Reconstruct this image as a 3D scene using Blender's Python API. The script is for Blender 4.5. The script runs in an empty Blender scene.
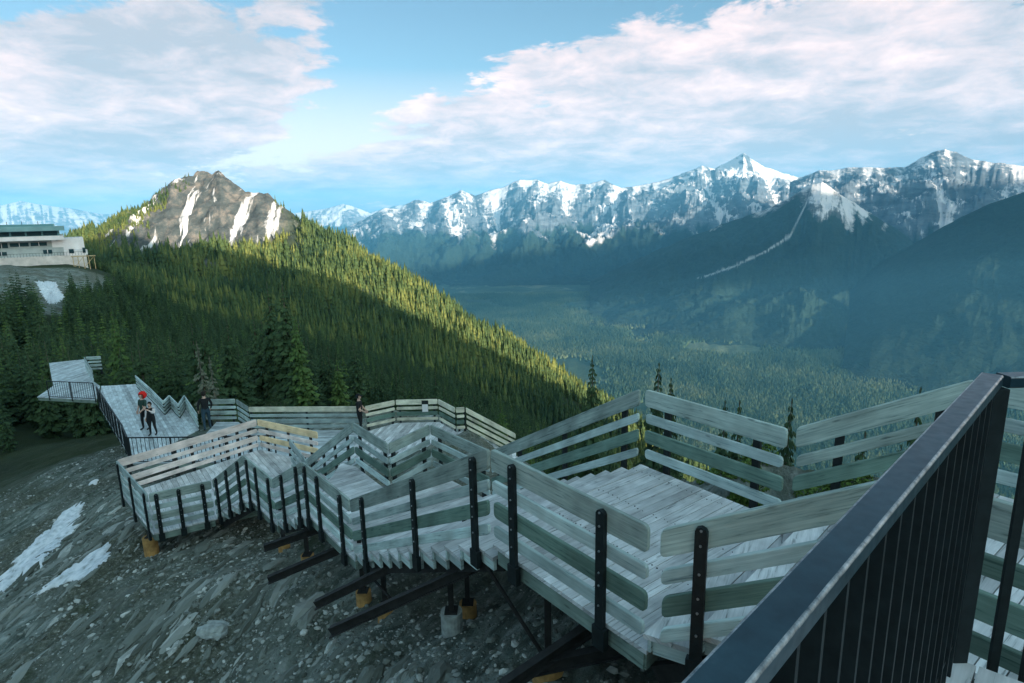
import bpy, bmesh, math, random
import numpy as np
from mathutils import Vector, noise, Matrix
random.seed(7); np.random.seed(7)
R = math.radians
scene = bpy.context.scene
COL = scene.collection

# ------------------------------------------------------------------ camera
F = 600.; CX, CY = 512., 341.5
PITCH = R(11.9); ROLL = R(1.16)
_fw = np.array([0, math.cos(PITCH), -math.sin(PITCH)])
_r = np.array([1., 0, 0]); _u = np.cross(_r, _fw)
RR = math.cos(ROLL)*_r - math.sin(ROLL)*_u
UU = math.cos(ROLL)*_u + math.sin(ROLL)*_r
def ray(u, v): return _fw + RR*((u-CX)/F) - UU*((v-CY)/F)
def onz(u, v, z):
    d = ray(u, v); return d*(z/d[2])
def atd(u, v, dep): return ray(u, v)*dep
def project(p):
    p = np.array(p, float); z = p@_fw; return CX+F*(p@RR)/z, CY-F*(p@UU)/z, z
camd = bpy.data.cameras.new('camera'); cam = bpy.data.objects.new('camera', camd); COL.objects.link(cam)
camd.sensor_width = 36; camd.lens = 36*F/1024.; camd.clip_start = .05; camd.clip_end = 120000
m = Matrix(((RR[0], UU[0], -_fw[0], 0), (RR[1], UU[1], -_fw[1], 0), (RR[2], UU[2], -_fw[2], 0), (0, 0, 0, 1)))
cam.matrix_world = m
scene.camera = cam

# ------------------------------------------------------------------ helpers
def tag(o, label=None, cat=None, group=None, kind=None):
    if label: o['label'] = label
    if cat: o['category'] = cat
    if group: o['group'] = group
    if kind: o['kind'] = kind
    return o
def empty(name, loc=(0, 0, 0), rz=0, **k):
    o = bpy.data.objects.new(name, None); COL.objects.link(o)
    o.location = loc; o.rotation_euler.z = rz; o.empty_display_size = .2
    return tag(o, **k)

class MB:
    """collects faces, builds ONE mesh object"""
    def __init__(s): s.v = []; s.f = []; s.uv = []; s.rnd = []; s.mi = []
    def face(s, pts, uv=None, rnd=0., mi=0):
        b = len(s.v); s.v.extend([tuple(p) for p in pts]); s.f.append(tuple(range(b, b+len(pts))))
        s.uv.extend(uv if uv else [(p[0]+p[2]*.3, p[1]+p[2]*.3) for p in pts]); s.rnd.append(rnd); s.mi.append(mi)
    def prism(s, ring0, ring1, rnd=0., mi=0, uv0=None):
        """ring0 bottom, ring1 top, same count (ccw seen from the top)"""
        n = len(ring0)
        ud = uv0 if uv0 else [(p[0], p[1]) for p in ring1]
        s.face(ring1, ud, rnd, mi); s.face(ring0[::-1], ud[::-1], rnd, mi)
        for i in range(n):
            j = (i+1) % n
            s.face([ring0[i], ring0[j], ring1[j], ring1[i]], [ud[i], ud[j], (ud[j][0], ud[j][1]+.05), (ud[i][0], ud[i][1]+.05)], rnd, mi)
    def box(s, c, ax, ay, az, hx, hy, hz, rnd=0., mi=0):
        c = np.array(c, float); ax = np.array(ax, float)*hx; ay = np.array(ay, float)*hy; az = np.array(az, float)*hz
        P = lambda i, j, k: c+ax*i+ay*j+az*k
        for q, (du, dv) in (([(-1, -1, 1), (1, -1, 1), (1, 1, 1), (-1, 1, 1)], (hx, hy)), ([(-1, 1, -1), (1, 1, -1), (1, -1, -1), (-1, -1, -1)], (hx, hy)),
                  ([(-1, -1, -1), (1, -1, -1), (1, -1, 1), (-1, -1, 1)], (hx, hz)), ([(1, 1, -1), (-1, 1, -1), (-1, 1, 1), (1, 1, 1)], (hx, hz)),
                  ([(1, -1, -1), (1, 1, -1), (1, 1, 1), (1, -1, 1)], (hy, hz)), ([(-1, 1, -1), (-1, -1, -1), (-1, -1, 1), (-1, 1, 1)], (hy, hz))):
            s.face([P(*k) for k in q], [(0, 0), (2*du, 0), (2*du, 2*dv), (0, 2*dv)], rnd, mi)
    def abox(s, x0, x1, y0, y1, z0, z1, rnd=0., mi=0):
        s.box(((x0+x1)/2, (y0+y1)/2, (z0+z1)/2), (1, 0, 0), (0, 1, 0), (0, 0, 1), (x1-x0)/2, (y1-y0)/2, (z1-z0)/2, rnd, mi)
    def beam(s, a, b, w, h, rnd=0., mi=0):
        a = np.array(a, float); b = np.array(b, float); d = b-a; L = np.linalg.norm(d); d /= L
        up = np.array([0, 0, 1.]) if abs(d[2]) < .95 else np.array([0, 1., 0])
        sx = np.cross(d, up); sx /= np.linalg.norm(sx); uz = np.cross(sx, d)
        s.box((a+b)/2, d, sx, uz, L/2, w/2, h/2, rnd, mi)
    def tube(s, a, b, r0, r1=None, n=10, rnd=0., mi=0, cap=True):
        r1 = r0 if r1 is None else r1
        a = np.array(a, float); b = np.array(b, float); d = b-a; L = np.linalg.norm(d); d /= L
        up = np.array([0, 0, 1.]) if abs(d[2]) < .95 else np.array([0, 1., 0])
        x = np.cross(d, up); x /= np.linalg.norm(x); y = np.cross(d, x)
        A = [a+(x*math.cos(t)+y*math.sin(t))*r0 for t in np.linspace(0, 2*math.pi, n, False)]
        B = [b+(x*math.cos(t)+y*math.sin(t))*r1 for t in np.linspace(0, 2*math.pi, n, False)]
        for i in range(n):
            j = (i+1) % n; s.face([A[i], A[j], B[j], B[i]], [(0, i/n), (0, (i+1)/n), (L, (i+1)/n), (L, i/n)], rnd, mi)
        if cap: s.face(B, None, rnd, mi); s.face(A[::-1], None, rnd, mi)
    def build(s, name, mat, parent=None, smooth=False, origin=None, merge=False):
        me = bpy.data.meshes.new(name)
        v = s.v
        if origin is not None: v = [(p[0]-origin[0], p[1]-origin[1], p[2]-origin[2]) for p in v]
        me.from_pydata(v, [], s.f)
        uvl = me.uv_layers.new(name='UVMap'); uvl.data.foreach_set('uv', np.array(s.uv, dtype=np.float32).ravel())
        at = me.attributes.new('rnd', 'FLOAT', 'FACE'); at.data.foreach_set('value', np.array(s.rnd, dtype=np.float32))
        for mm in (mat if isinstance(mat, (list, tuple)) else [mat]): me.materials.append(mm)
        me.polygons.foreach_set('material_index', s.mi)
        if merge:
            bm = bmesh.new(); bm.from_mesh(me); bmesh.ops.remove_doubles(bm, verts=bm.verts, dist=1e-4); bm.to_mesh(me); bm.free()
        if smooth: me.polygons.foreach_set('use_smooth', [True]*len(me.polygons))
        me.update()
        o = bpy.data.objects.new(name, me); COL.objects.link(o)
        if origin is not None and parent is None: o.location = origin
        if parent: o.parent = parent
        return o

# ------------------------------------------------------------------ materials
def nt(name):
    m = bpy.data.materials.new(name); m.use_nodes = True; t = m.node_tree
    b = t.nodes['Principled BSDF']; return m, t, b
def N(t, typ, **k):
    n = t.nodes.new(typ)
    for a, b in k.items():
        if a == 'inp':
            for i, v in b.items(): n.inputs[i].default_value = v
        else: setattr(n, a, b)
    return n
def ramp(t, src, stops, interp='LINEAR'):
    r = t.nodes.new('ShaderNodeValToRGB'); cr = r.color_ramp; cr.interpolation = interp
    while len(cr.elements) < len(stops): cr.elements.new(.5)
    for e, (p, c) in zip(cr.elements, stops):
        e.position = p; e.color = (c, c, c, 1) if isinstance(c, (int, float)) else (*c, 1)
    t.links.new(src, r.inputs[0]); return r
def mixc(t, fac, a, b, mode='MIX'):
    n = t.nodes.new('ShaderNodeMix'); n.data_type = 'RGBA'; n.blend_type = mode
    for s, i in ((fac, 0), (a, 6), (b, 7)):
        if isinstance(s, (int, float)): n.inputs[i].default_value = s
        elif isinstance(s, tuple): n.inputs[i].default_value = (*s, 1)
        else: t.links.new(s, n.inputs[i])
    return n.outputs[2]
def math_(t, op, a, b=None, c=None, clamp=False):
    n = t.nodes.new('ShaderNodeMath'); n.operation = op; n.use_clamp = clamp
    for i, s in enumerate((a, b, c)):
        if s is None: continue
        if isinstance(s, (int, float)): n.inputs[i].default_value = s
        else: t.links.new(s, n.inputs[i])
    return n.outputs[0]
def bump(t, b, h, strength=.3, dist=.01):
    n = t.nodes.new('ShaderNodeBump'); n.inputs['Strength'].default_value = strength; n.inputs['Distance'].default_value = dist
    t.links.new(h, n.inputs['Height']); t.links.new(n.outputs[0], b.inputs['Normal']); return n

def wood(name, c0, c1, dark, rough=.8, var=.5):
    m, t, b = nt(name); L = t.links.new
    uv = N(t, 'ShaderNodeUVMap'); at = N(t, 'ShaderNodeAttribute', attribute_name='rnd'); oi = N(t, 'ShaderNodeObjectInfo')
    off = math_(t, 'ADD', math_(t, 'MULTIPLY', at.outputs['Fac'], 37.), math_(t, 'MULTIPLY', oi.outputs['Random'], 91.))
    cmb = N(t, 'ShaderNodeCombineXYZ'); L(off, cmb.inputs[2])
    va = N(t, 'ShaderNodeVectorMath', operation='ADD'); L(uv.outputs[0], va.inputs[0]); L(cmb.outputs[0], va.inputs[1])
    mp = N(t, 'ShaderNodeMapping'); mp.inputs['Scale'].default_value = (1.6, 26, 1); L(va.outputs[0], mp.inputs[0])
    g = N(t, 'ShaderNodeTexNoise', inp={'Scale': 1.4, 'Detail': 7., 'Roughness': .65, 'Distortion': .6}); L(mp.outputs[0], g.inputs['Vector'])
    big = N(t, 'ShaderNodeTexNoise', inp={'Scale': 2.2, 'Detail': 3.}); L(va.outputs[0], big.inputs['Vector'])
    r = ramp(t, g.outputs['Fac'], [(.3, c0), (.7, c1)])
    cr = ramp(t, g.outputs['Fac'], [(.33, 1.), (.41, 0.)])
    c = mixc(t, math_(t, 'MULTIPLY', cr.outputs[0], .8), r.outputs[0], dark)
    # knots and nail heads
    mk = N(t, 'ShaderNodeMapping'); mk.inputs['Scale'].default_value = (2.2, 7, 1); L(va.outputs[0], mk.inputs[0])
    vo = N(t, 'ShaderNodeTexVoronoi', inp={'Scale': 1.}); L(mk.outputs[0], vo.inputs['Vector'])
    kn = ramp(t, vo.outputs['Distance'], [(.06, 1.), (.12, 0.)])
    c = mixc(t, math_(t, 'MULTIPLY', kn.outputs[0], .6), c, dark)
    br = math_(t, 'ADD', math_(t, 'MULTIPLY', math_(t, 'SUBTRACT', big.outputs['Fac'], .5), 1.5), 1.)
    rv = math_(t, 'FRACT', math_(t, 'ADD', math_(t, 'MULTIPLY', at.outputs['Fac'], 7.31), oi.outputs['Random']))
    br = math_(t, 'MULTIPLY', br, math_(t, 'ADD', math_(t, 'MULTIPLY', rv, var), 1-var/2))
    cc = N(t, 'ShaderNodeCombineColor'); [L(br, cc.inputs[i]) for i in range(3)]
    c = mixc(t, 1., c, cc.outputs[0], 'MULTIPLY')
    L(c, b.inputs['Base Color']); b.inputs['Roughness'].default_value = rough
    b.inputs['Specular IOR Level'].default_value = .25
    bump(t, b, g.outputs['Fac'], .5, .004); return m
def plain(name, c, rough=.6, metal=0., nscale=6., amt=.25, bmp=.15, spec=.4):
    m, t, b = nt(name); L = t.links.new
    tc = N(t, 'ShaderNodeTexCoord'); n = N(t, 'ShaderNodeTexNoise', inp={'Scale': nscale, 'Detail': 6., 'Roughness': .6}); L(tc.outputs['Object'], n.inputs['Vector'])
    lo = tuple(x*(1-amt) for x in c); hi = tuple(min(1, x*(1+amt)) for x in c)
    r = ramp(t, n.outputs['Fac'], [(.3, lo), (.7, hi)]); L(r.outputs[0], b.inputs['Base Color'])
    b.inputs['Roughness'].default_value = rough; b.inputs['Metallic'].default_value = metal; b.inputs['Specular IOR Level'].default_value = spec
    bump(t, b, n.outputs['Fac'], bmp, .01); return m

M = {}
M['deck'] = wood('deck_wood', (.40, .42, .43), (.60, .60, .61), (.12, .13, .13))
M['deck_old'] = wood('deck_wood_old', (.36, .41, .43), (.52, .56, .58), (.16, .18, .18))
M['rail'] = wood('rail_wood', (.19, .25, .235), (.38, .44, .41), (.07, .10, .10))
M['rail_lt'] = wood('rail_wood_light', (.28, .37, .37), (.48, .56, .55), (.12, .17, .18))
M['rail_gr'] = wood('rail_wood_green', (.085, .15, .125), (.17, .25, .21), (.04, .08, .07))
M['rail_pk'] = wood('rail_wood_new', (.70, .57, .53), (.90, .77, .72), (.30, .25, .22))
M['rail_yl'] = wood('rail_wood_yellow', (.84, .58, .33), (.95, .76, .50), (.40, .25, .12))
M['rail_cr'] = wood('rail_wood_cream', (.50, .48, .38), (.72, .68, .55), (.25, .22, .16))
M['fascia'] = wood('fascia_wood', (.14, .20, .18), (.26, .33, .29), (.06, .08, .07))
M['steel'] = plain('dark_steel', (.012, .018, .02), .55, .3, 20, .4, .1)
M['bolt'] = plain('bolt_zinc', (.35, .38, .40), .4, .8)
M['brown_steel'] = plain('weathering_steel', (.022, .022, .022), .75, .2, 9, .5, .3)
M['concrete'] = plain('concrete', (.30, .33, .32), .9, 0, 9, .35, .5)
M['tube'] = plain('pier_cardboard', (.44, .25, .09), .8, 0, 5, .5, .3)
M['white'] = plain('white_wall', (.72, .68, .68), .8, 0, .4, .12, .1)
M['greyw'] = plain('grey_wall', (.34, .38, .38), .8, 0, .4, .2, .1)
M['roof'] = plain('teal_roof', (.16, .30, .32), .5, 0, .3, .25, .1)
M['stonew'] = plain('stone_retaining_wall', (.62, .55, .52), .9, 0, .6, .2, .3)
M['timber'] = plain('timber_trestle', (.45, .33, .18), .8, 0, 1., .4, .2)
M['gravel_slope'] = plain('scree', (.22, .23, .21), .95, 0, .5, .35, .4)
def glass(name, c):
    m, t, b = nt(name); b.inputs['Base Color'].default_value = (*c, 1); b.inputs['Roughness'].default_value = .12
    b.inputs['Specular IOR Level'].default_value = .8; return m
M['glass'] = glass('window_glass', (.02, .05, .06)); M['glass_lt'] = glass('pale_glass', (.12, .26, .28))
# painted hand rail
m, t, b = nt('handrail_paint'); L = t.links.new
tc = N(t, 'ShaderNodeTexCoord'); n1 = N(t, 'ShaderNodeTexNoise', inp={'Scale': 9., 'Detail': 8., 'Roughness': .7}); L(tc.outputs['Object'], n1.inputs['Vector'])
r = ramp(t, n1.outputs['Fac'], [(.35, (.012, .034, .050)), (.62, (.025, .062, .085)), (.78, (.06, .10, .125))]); L(r.outputs[0], b.inputs['Base Color'])
b.inputs['Metallic'].default_value = .35
n2 = N(t, 'ShaderNodeTexNoise', inp={'Scale': 40., 'Detail': 4.}); L(tc.outputs['Object'], n2.inputs['Vector'])
rr = ramp(t, n2.outputs['Fac'], [(.3, .30), (.7, .42)]); L(rr.outputs[0], b.inputs['Roughness']); bump(t, b, n2.outputs['Fac'], .08, .001)
M['handrail'] = m
m, t, b = nt('rail_edge_highlight'); L = t.links.new  # bright rail edges: sky highlight painted into the bevel colour
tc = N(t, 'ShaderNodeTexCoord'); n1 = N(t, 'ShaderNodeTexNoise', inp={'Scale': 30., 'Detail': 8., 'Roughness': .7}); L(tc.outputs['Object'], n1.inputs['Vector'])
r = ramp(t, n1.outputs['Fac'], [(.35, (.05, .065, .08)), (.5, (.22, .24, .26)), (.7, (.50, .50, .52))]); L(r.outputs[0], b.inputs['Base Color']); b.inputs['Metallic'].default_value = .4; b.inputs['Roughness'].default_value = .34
M['edge_highlight'] = m

def foliage(name, c0, c1, trans=.25):
    m, t, b = nt(name); L = t.links.new
    at = N(t, 'ShaderNodeAttribute', attribute_name='rnd'); oi = N(t, 'ShaderNodeObjectInfo')
    f = math_(t, 'FRACT', math_(t, 'ADD', at.outputs['Fac'], math_(t, 'MULTIPLY', oi.outputs['Random'], .999)))
    f2 = math_(t, 'ADD', math_(t, 'MULTIPLY', at.outputs['Fac'], .6), math_(t, 'MULTIPLY', oi.outputs['Random'], .4))
    r = ramp(t, f2, [(0., c0), (1., c1)]); L(r.outputs[0], b.inputs['Base Color']); b.inputs['Roughness'].default_value = .7
    b.inputs['Specular IOR Level'].default_value = .15
    return m
M['spruce'] = foliage('spruce_needles', (.016, .038, .020), (.058, .100, .040))
M['spruce_lt'] = foliage('young_spruce_needles', (.04, .085, .025), (.10, .16, .045))
M['twig'] = foliage('bare_twigs', (.07, .085, .06), (.15, .16, .12))
M['bark'] = plain('bark', (.10, .085, .07), .9, 0, 8, .4, .5)
M['shrub'] = foliage('shrub_leaves', (.06, .12, .03), (.14, .22, .05))
m, t, b = nt('forest_needles'); L = t.links.new
at = N(t, 'ShaderNodeAttribute', attribute_name='rnd')
r = ramp(t, at.outputs['Fac'], [(0., (.020, .042, .020)), (.6, (.055, .085, .030)), (1., (.125, .140, .040))]); L(r.outputs[0], b.inputs['Base Color'])
b.inputs['Roughness'].default_value = .75; b.inputs['Specular IOR Level'].default_value = .1
M['forest'] = m
m, t, b = nt('valley_forest_needles'); L = t.links.new
at = N(t, 'ShaderNodeAttribute', attribute_name='rnd')
r = ramp(t, at.outputs['Fac'], [(0., (.020, .045, .025)), (.7, (.055, .088, .045)), (1., (.095, .12, .06))]); L(r.outputs[0], b.inputs['Base Color'])
b.inputs['Roughness'].default_value = .8; b.inputs['Specular IOR Level'].default_value = .1
M['valley_tree'] = m

# snow
m, t, b = nt('snow'); L = t.links.new
tc = N(t, 'ShaderNodeTexCoord'); n1 = N(t, 'ShaderNodeTexNoise', inp={'Scale': 5., 'Detail': 8.}); L(tc.outputs['Object'], n1.inputs['Vector'])
r = ramp(t, n1.outputs['Fac'], [(.30, (.30, .32, .32)), (.42, (.58, .62, .66)), (.6, (.78, .80, .84))]); L(r.outputs[0], b.inputs['Base Color']); b.inputs['Roughness'].default_value = .7
bump(t, b, n1.outputs['Fac'], .5, .03); M['snow'] = m

# ------------------------------------------------------------------ boardwalk plan (metres, camera at the origin)
W = np.array([-.605, .796]); Nn = np.array([.796, .605])
P2 = lambda *a: np.array(a, float)
zA, zB, zC, zD, zE, zI, zT = -3.45, -5.65, -6.65, -7.8, -9.2, -10.5, -2.7
A_NL, A_N, A_FR, A_FL = P2(-.25, 5.85), P2(1.03, 4.20), P2(3.02, 6.20), P2(1.76, 7.75)
T_N, T_F = P2(2.42, 3.42), P2(4.44, 5.49)
B_NR, B_NL, B_352, B_388, B_430, B_FR = P2(-2.73, 9.18), P2(-4.08, 10.83), P2(-3.68, 13.05), P2(-2.60, 11.65), P2(-1.88, 12.8), P2(-.47, 11.15)
C_NR, C_NL = P2(-5.31, 12.26), P2(-6.55, 13.66)
D_NR, D_NL, D_L, D_Y, D_YE, D_BN, D_BS = P2(-8.0, 14.8), P2(-9.28, 14.05), P2(-11.5, 16.3), P2(-8.84, 19.7), P2(-6.3, 18.3), P2(-7.05, 17.8), P2(-5.93, 16.03)
B_352e = B_352+(-.42, .25)
f1 = B_352*2/3+D_BS/3; f2 = B_352/3+D_BS*2/3

# ------------------------------------------------------------------ terrain
def smooth(a, b, x):
    k = min(1., max(0., (x-a)/(b-a))); return k*k*(3-2*k)
def lerp_tab(x, tab):
    return float(np.interp(x, [a for a, _ in tab], [b for _, b in tab]))
S_TAB = [(-30, 2.0), (-12, -1.5), (-6, -3.4), (-2, -4.5), (0, -5.05), (2, -6.0), (4.2, -6.9), (6.5, -7.15), (9, -7.8), (12, -8.6), (15, -8.9), (20, -10.35), (32, -11.6), (42, -12.6), (60, -17)]
def near_h(x, y):
    d = np.array([x, y])-A_NL; s = d@W; q = d@Nn
    z = lerp_tab(s, S_TAB)
    if s > 12: q2 = q-(s-12)*.0
    left = max(0., -q-.6-1.9*smooth(6, 11, s)); z -= .34*left + .004*left*left if left < 30 else .34*30+3.6+(left-30)*.4
    # shelf beside the upper landing, then the far flank
    if q > 2.5:
        k = min(1, (q-2.5)/.6); shelf = lerp_tab(s, [(-8, -2.9), (-3, -3.35), (-.3, -3.78), (4.2, -6.15), (8, -7.3), (14, -9.8), (25, -10.6), (60, -18)])
        z = z*(1-k)+max(z, shelf)*k
        edge = lerp_tab(s, [(-10, 5.5), (2, 4.6), (8, 6.2), (18, 11.), (30, 14), (60, 15)])
        if q > edge: z -= (q-edge)*.78
    return z
CP = []   # theta, ln r, value
def addp(x, y, z):
    r_ = math.hypot(x, y); CP.append((math.atan2(x, y), math.log(r_), z/(r_+6)))
def addpix(u, v, dep, dz=0):
    p = atd(u, v, dep); addp(p[0], p[1], p[2]+dz)
for a in range(-180, 180, 20):
    for r_ in (14, 26, 38):
        aa = R(a); x, y = r_*math.sin(aa), r_*math.cos(aa)
        if -75 <= a <= 60: addp(x, y, near_h(x, y))
        else: addp(x, y, lerp_tab(r_, [(14, 0), (38, 6)]) if abs(a) > 90 else near_h(x, y))
sky_pts = [(95, 236, 690), (130, 216, 695), (165, 197, 700), (190, 182, 705), (205, 176, 705), (225, 180, 705), (250, 188, 700), (272, 198, 690), (300, 217, 670), (350, 240, 630), (400, 271, 590), (450, 302, 555), (500, 332, 520), (560, 368, 485), (620, 404, 450), (700, 458, 420)]
for (u, v, d_) in sky_pts: addpix(u, v, d_, -7 if u > 290 else 0)
for (u, v, d_) in [(100, 262, 520), (150, 250, 560), (200, 247, 570), (250, 250, 560), (290, 262, 540)]: addpix(u, v, d_)
for (u, v, d_) in [(120, 275, 360), (200, 282, 360), (300, 296, 370), (380, 320, 360), (450, 352, 340), (520, 385, 320), (600, 430, 300)]: addpix(u, v, d_, -8)
for (u, v, d_) in [(150, 305, 210), (250, 325, 210), (350, 348, 210), (450, 385, 205), (540, 425, 200)]: addpix(u, v, d_, -10)
for (u, v, d_) in [(60, 345, 80), (150, 350, 85), (250, 365, 85), (350, 375, 90), (450, 400, 95), (540, 440, 95)]: addpix(u, v, d_, -9)
for (u, v, d_) in [(10, 268, 178), (70, 268, 182), (110, 275, 190), (45, 296, 150), (0, 310, 120), (-100, 290, 160)]: addpix(u, v, d_, 0)
# far flanks behind the skyline and towards the valley
for th, r_, z in [(-27, 900, -60), (-27, 1250, -330), (-40, 900, -60), (-40, 1300, -350), (-50, 500, -30), (-60, 1200, -300), (-15, 950, -260), (-15, 700, -70), (-5, 850, -330), (3, 760, -360), (12, 650, -350), (20, 560, -340),
                  (12, 140, -75), (20, 80, -52), (20, 200, -150), (30, 300, -230), (40, 60, -38), (40, 200, -150), (55, 80, -48), (55, 300, -200), (75, 200, -110), (75, 600, -420), (30, 1000, -640), (50, 1000, -640), (0, 1300, -640), (-20, 1700, -640), (-40, 1900, -600),
                  (95, 200, -60), (132, 255, 172), (116, 281, 92), (104, 320, 26), (154, 255, 112), (125, 126, 66), (140, 400, 165), (136, 600, 100), (178, 200, 40), (178, 350, 40), (-150, 200, -20), (-110, 120, -25), (-110, 500, -150), (-75, 250, -50), (-80, 80, -24), (100, 700, -350), (180, 900, -60), (-150, 900, -300)]:  # includes an added unseen hill behind right that shades the ridge
    a = R(th); addp(r_*math.sin(a), r_*math.cos(a), z)
for th in range(-180, 180, 30):
    for r_ in (3000, 8000):
        a = R(th); addp(r_*math.sin(a), r_*math.cos(a), -800)
CPA = np.array(CP)
def _U(d2): return np.where(d2 > 1e-12, .5*d2*np.log(np.maximum(d2, 1e-12)), 0)
def _emb(th, lr): return np.stack([np.cos(th)*1.2, np.sin(th)*1.2, lr*.55], -1)
_E = _emb(CPA[:, 0], CPA[:, 1])
_n = len(_E); _d2 = ((_E[:, None]-_E[None])**2).sum(-1)
_K = np.sqrt(_d2)   # biharmonic in 3D
_A = np.zeros((_n+4, _n+4)); _A[:_n, :_n] = _K-np.eye(_n)*.002; _A[:_n, _n] = 1; _A[:_n, _n+1:] = _E; _A[_n:, :_n] = _A[:_n, _n:].T
_sol = np.linalg.solve(_A, np.concatenate([CPA[:, 2], np.zeros(4)]))
def far_h(x, y):
    x = np.asarray(x, float); y = np.asarray(y, float); sh = x.shape; x = x.ravel(); y = y.ravel()
    r_ = np.maximum(np.hypot(x, y), 2.); e = _emb(np.arctan2(x, y), np.log(r_)); out = np.empty(len(x))
    for i in range(0, len(x), 20000):
        ee = e[i:i+20000]; k = np.sqrt(((ee[:, None]-_E[None])**2).sum(-1)); out[i:i+20000] = k@_sol[:_n]+_sol[_n]+ee@_sol[_n+1:]
    return (np.maximum(out*(r_+6), -800)).reshape(sh)
BUMPS = [(*atd(207, 176, 700)[:2], 3.5, 34.), (*atd(165, 197, 690)[:2], -9., 34.), (*atd(258, 190, 690)[:2], -5., 26.), (*atd(226, 180, 700)[:2], 1.5, 16.)]
def ground_detail(x, y, r_):
    v = Vector((x, y, 0))
    # bedding ribs run down the slope
    s = x*.36+y*.93; q = x*.93-y*.36
    d = noise.fractal(Vector((q*1.1, s*.32, 1.)), 1., 2.1, 5)*.16 + noise.ridged_multi_fractal(Vector((q*.55, s*.16, 4.)), .9, 2.1, 5, 1., 2.)*.22-.24
    d += noise.fractal(Vector((x*4, y*4, 2.)), 1., 2., 3)*.025
    f = 1-smooth(40, 90, r_)
    big = noise.fractal(Vector((x*.012, y*.012, 7.)), 1., 2.2, 6)*8*smooth(60, 300, r_)+noise.fractal(Vector((x*.08, y*.08, 3.)), 1., 2.2, 4)*.8*smooth(20, 60, r_)
    if r_ > 420:
        th = math.degrees(math.atan2(x, y)); k = smooth(430, 520, r_)*(1-smooth(900, 1100, r_))*smooth(-35, -31, th)*(1-smooth(-20, -16, th))
        if k > 0:
            c_, s_ = math.cos(R(-14)), math.sin(R(-14)); xr, yr = x*c_-y*s_, x*s_+y*c_
            big += k*((noise.ridged_multi_fractal(Vector((xr*.020, yr*.0065, 2.)), .8, 2.1, 7, 1., 2.)-1.1)*9+noise.fractal(Vector((x*.06, y*.06, 5.)), .9, 2.1, 4)*3.5)
    for (bx0, by0, bh, br) in BUMPS:
        dd = (x-bx0)**2+(y-by0)**2
        if dd < br*br*9: big += bh*math.exp(-dd/(br*br))
    return d*f+big
def height_arr(X, Y, detail=True):
    R_ = np.hypot(X, Y); H = np.asarray(far_h(X, Y)).copy()
    fl = H.ravel(); xr = X.ravel(); yr = Y.ravel(); rr = R_.ravel()
    for i in range(len(fl)):
        r_ = rr[i]
        if r_ < 48:
            nh = near_h(xr[i], yr[i]); th = math.degrees(math.atan2(xr[i], yr[i]))
            k = smooth(26, 48, r_) if -80 < th < 65 else smooth(14, 40, r_)
            fl[i] = nh*(1-k)+fl[i]*k
        if detail:
            fl[i] += ground_detail(xr[i], yr[i], r_)*(1 if r_ < 2500 else 1)
    return fl.reshape(X.shape)
def height(x, y): return float(height_arr(np.array([x], float), np.array([y], float))[0])

def grid_object(name, X, Y, Z, mat, wrap=False, masks=None):
    nr, nc = X.shape
    v = np.stack([X.ravel(), Y.ravel(), Z.ravel()], -1)
    i, j = np.meshgrid(np.arange(nr-1), np.arange(nc-1 if not wrap else nc), indexing='ij'); j2 = (j+1) % nc
    f = np.stack([i*nc+j, i*nc+j2, (i+1)*nc+j2, (i+1)*nc+j], -1).reshape(-1, 4)
    me = bpy.data.meshes.new(name); me.vertices.add(len(v)); me.vertices.foreach_set('co', v.ravel())
    me.loops.add(f.size); me.loops.foreach_set('vertex_index', f.ravel().astype(np.int32))
    me.polygons.add(len(f)); me.polygons.foreach_set('loop_start', np.arange(0, f.size, 4, dtype=np.int32)); me.polygons.foreach_set('loop_total', np.full(len(f), 4, dtype=np.int32))
    me.polygons.foreach_set('use_smooth', np.ones(len(f), bool)); me.update(); me.validate()
    for k, a in (masks or {}).items():
        at = me.attributes.new(k, 'FLOAT', 'POINT'); at.data.foreach_set('value', a.ravel().astype(np.float32))
    me.materials.append(mat); o = bpy.data.objects.new(name, me); COL.objects.link(o); tag(o, kind='structure'); return o

# ground material: bare rock / forest floor / valley forest carpet
m, t, b = nt('ground'); L = t.links.new
geo = N(t, 'ShaderNodeNewGeometry')
def noise_at(scale, detail=6, rough=.6, sc=(1, 1, 1), rot=0, dist=0.):
    mr = N(t, 'ShaderNodeMapping'); mr.inputs['Rotation'].default_value = (0, 0, rot); L(geo.outputs['Position'], mr.inputs[0]); mp = N(t, 'ShaderNodeMapping'); mp.inputs['Scale'].default_value = sc; L(mr.outputs[0], mp.inputs[0])
    n = N(t, 'ShaderNodeTexNoise', inp={'Scale': scale, 'Detail': float(detail), 'Roughness': rough, 'Distortion': dist}); L(mp.outputs[0], n.inputs['Vector']); return n.outputs['Fac']
bed = noise_at(1.6, 9, .68, (1.6, .4, 1), R(21), .4)
fine = noise_at(9, 8, .75)
broad = noise_at(.22, 4)
rock = ramp(t, bed, [(.32, (.040, .052, .042)), (.45, (.12, .15, .13)), (.56, (.25, .29, .265)), (.68, (.46, .50, .48))]).outputs[0]
soil = ramp(t, fine, [(.32, (.040, .046, .034)), (.52, (.12, .13, .10)), (.68, (.32, .33, .29))]).outputs[0]
near = mixc(t, ramp(t, broad, [(.42, 0.), (.58, 1.)]).outputs[0], rock, soil)
moss = ramp(t, noise_at(.7, 5), [(.58, 0.), (.68, .6)]).outputs[0]
near = mixc(t, moss, near, (.035, .055, .022))
vor = N(t, 'ShaderNodeTexVoronoi', inp={'Scale': 14.}); L(geo.outputs['Position'], vor.inputs['Vector'])
peb = ramp(t, vor.outputs['Distance'], [(.10, 1.), (.24, 0.)]).outputs[0]
sepb = N(t, 'ShaderNodeSeparateColor'); L(vor.outputs['Color'], sepb.inputs[0])
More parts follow.
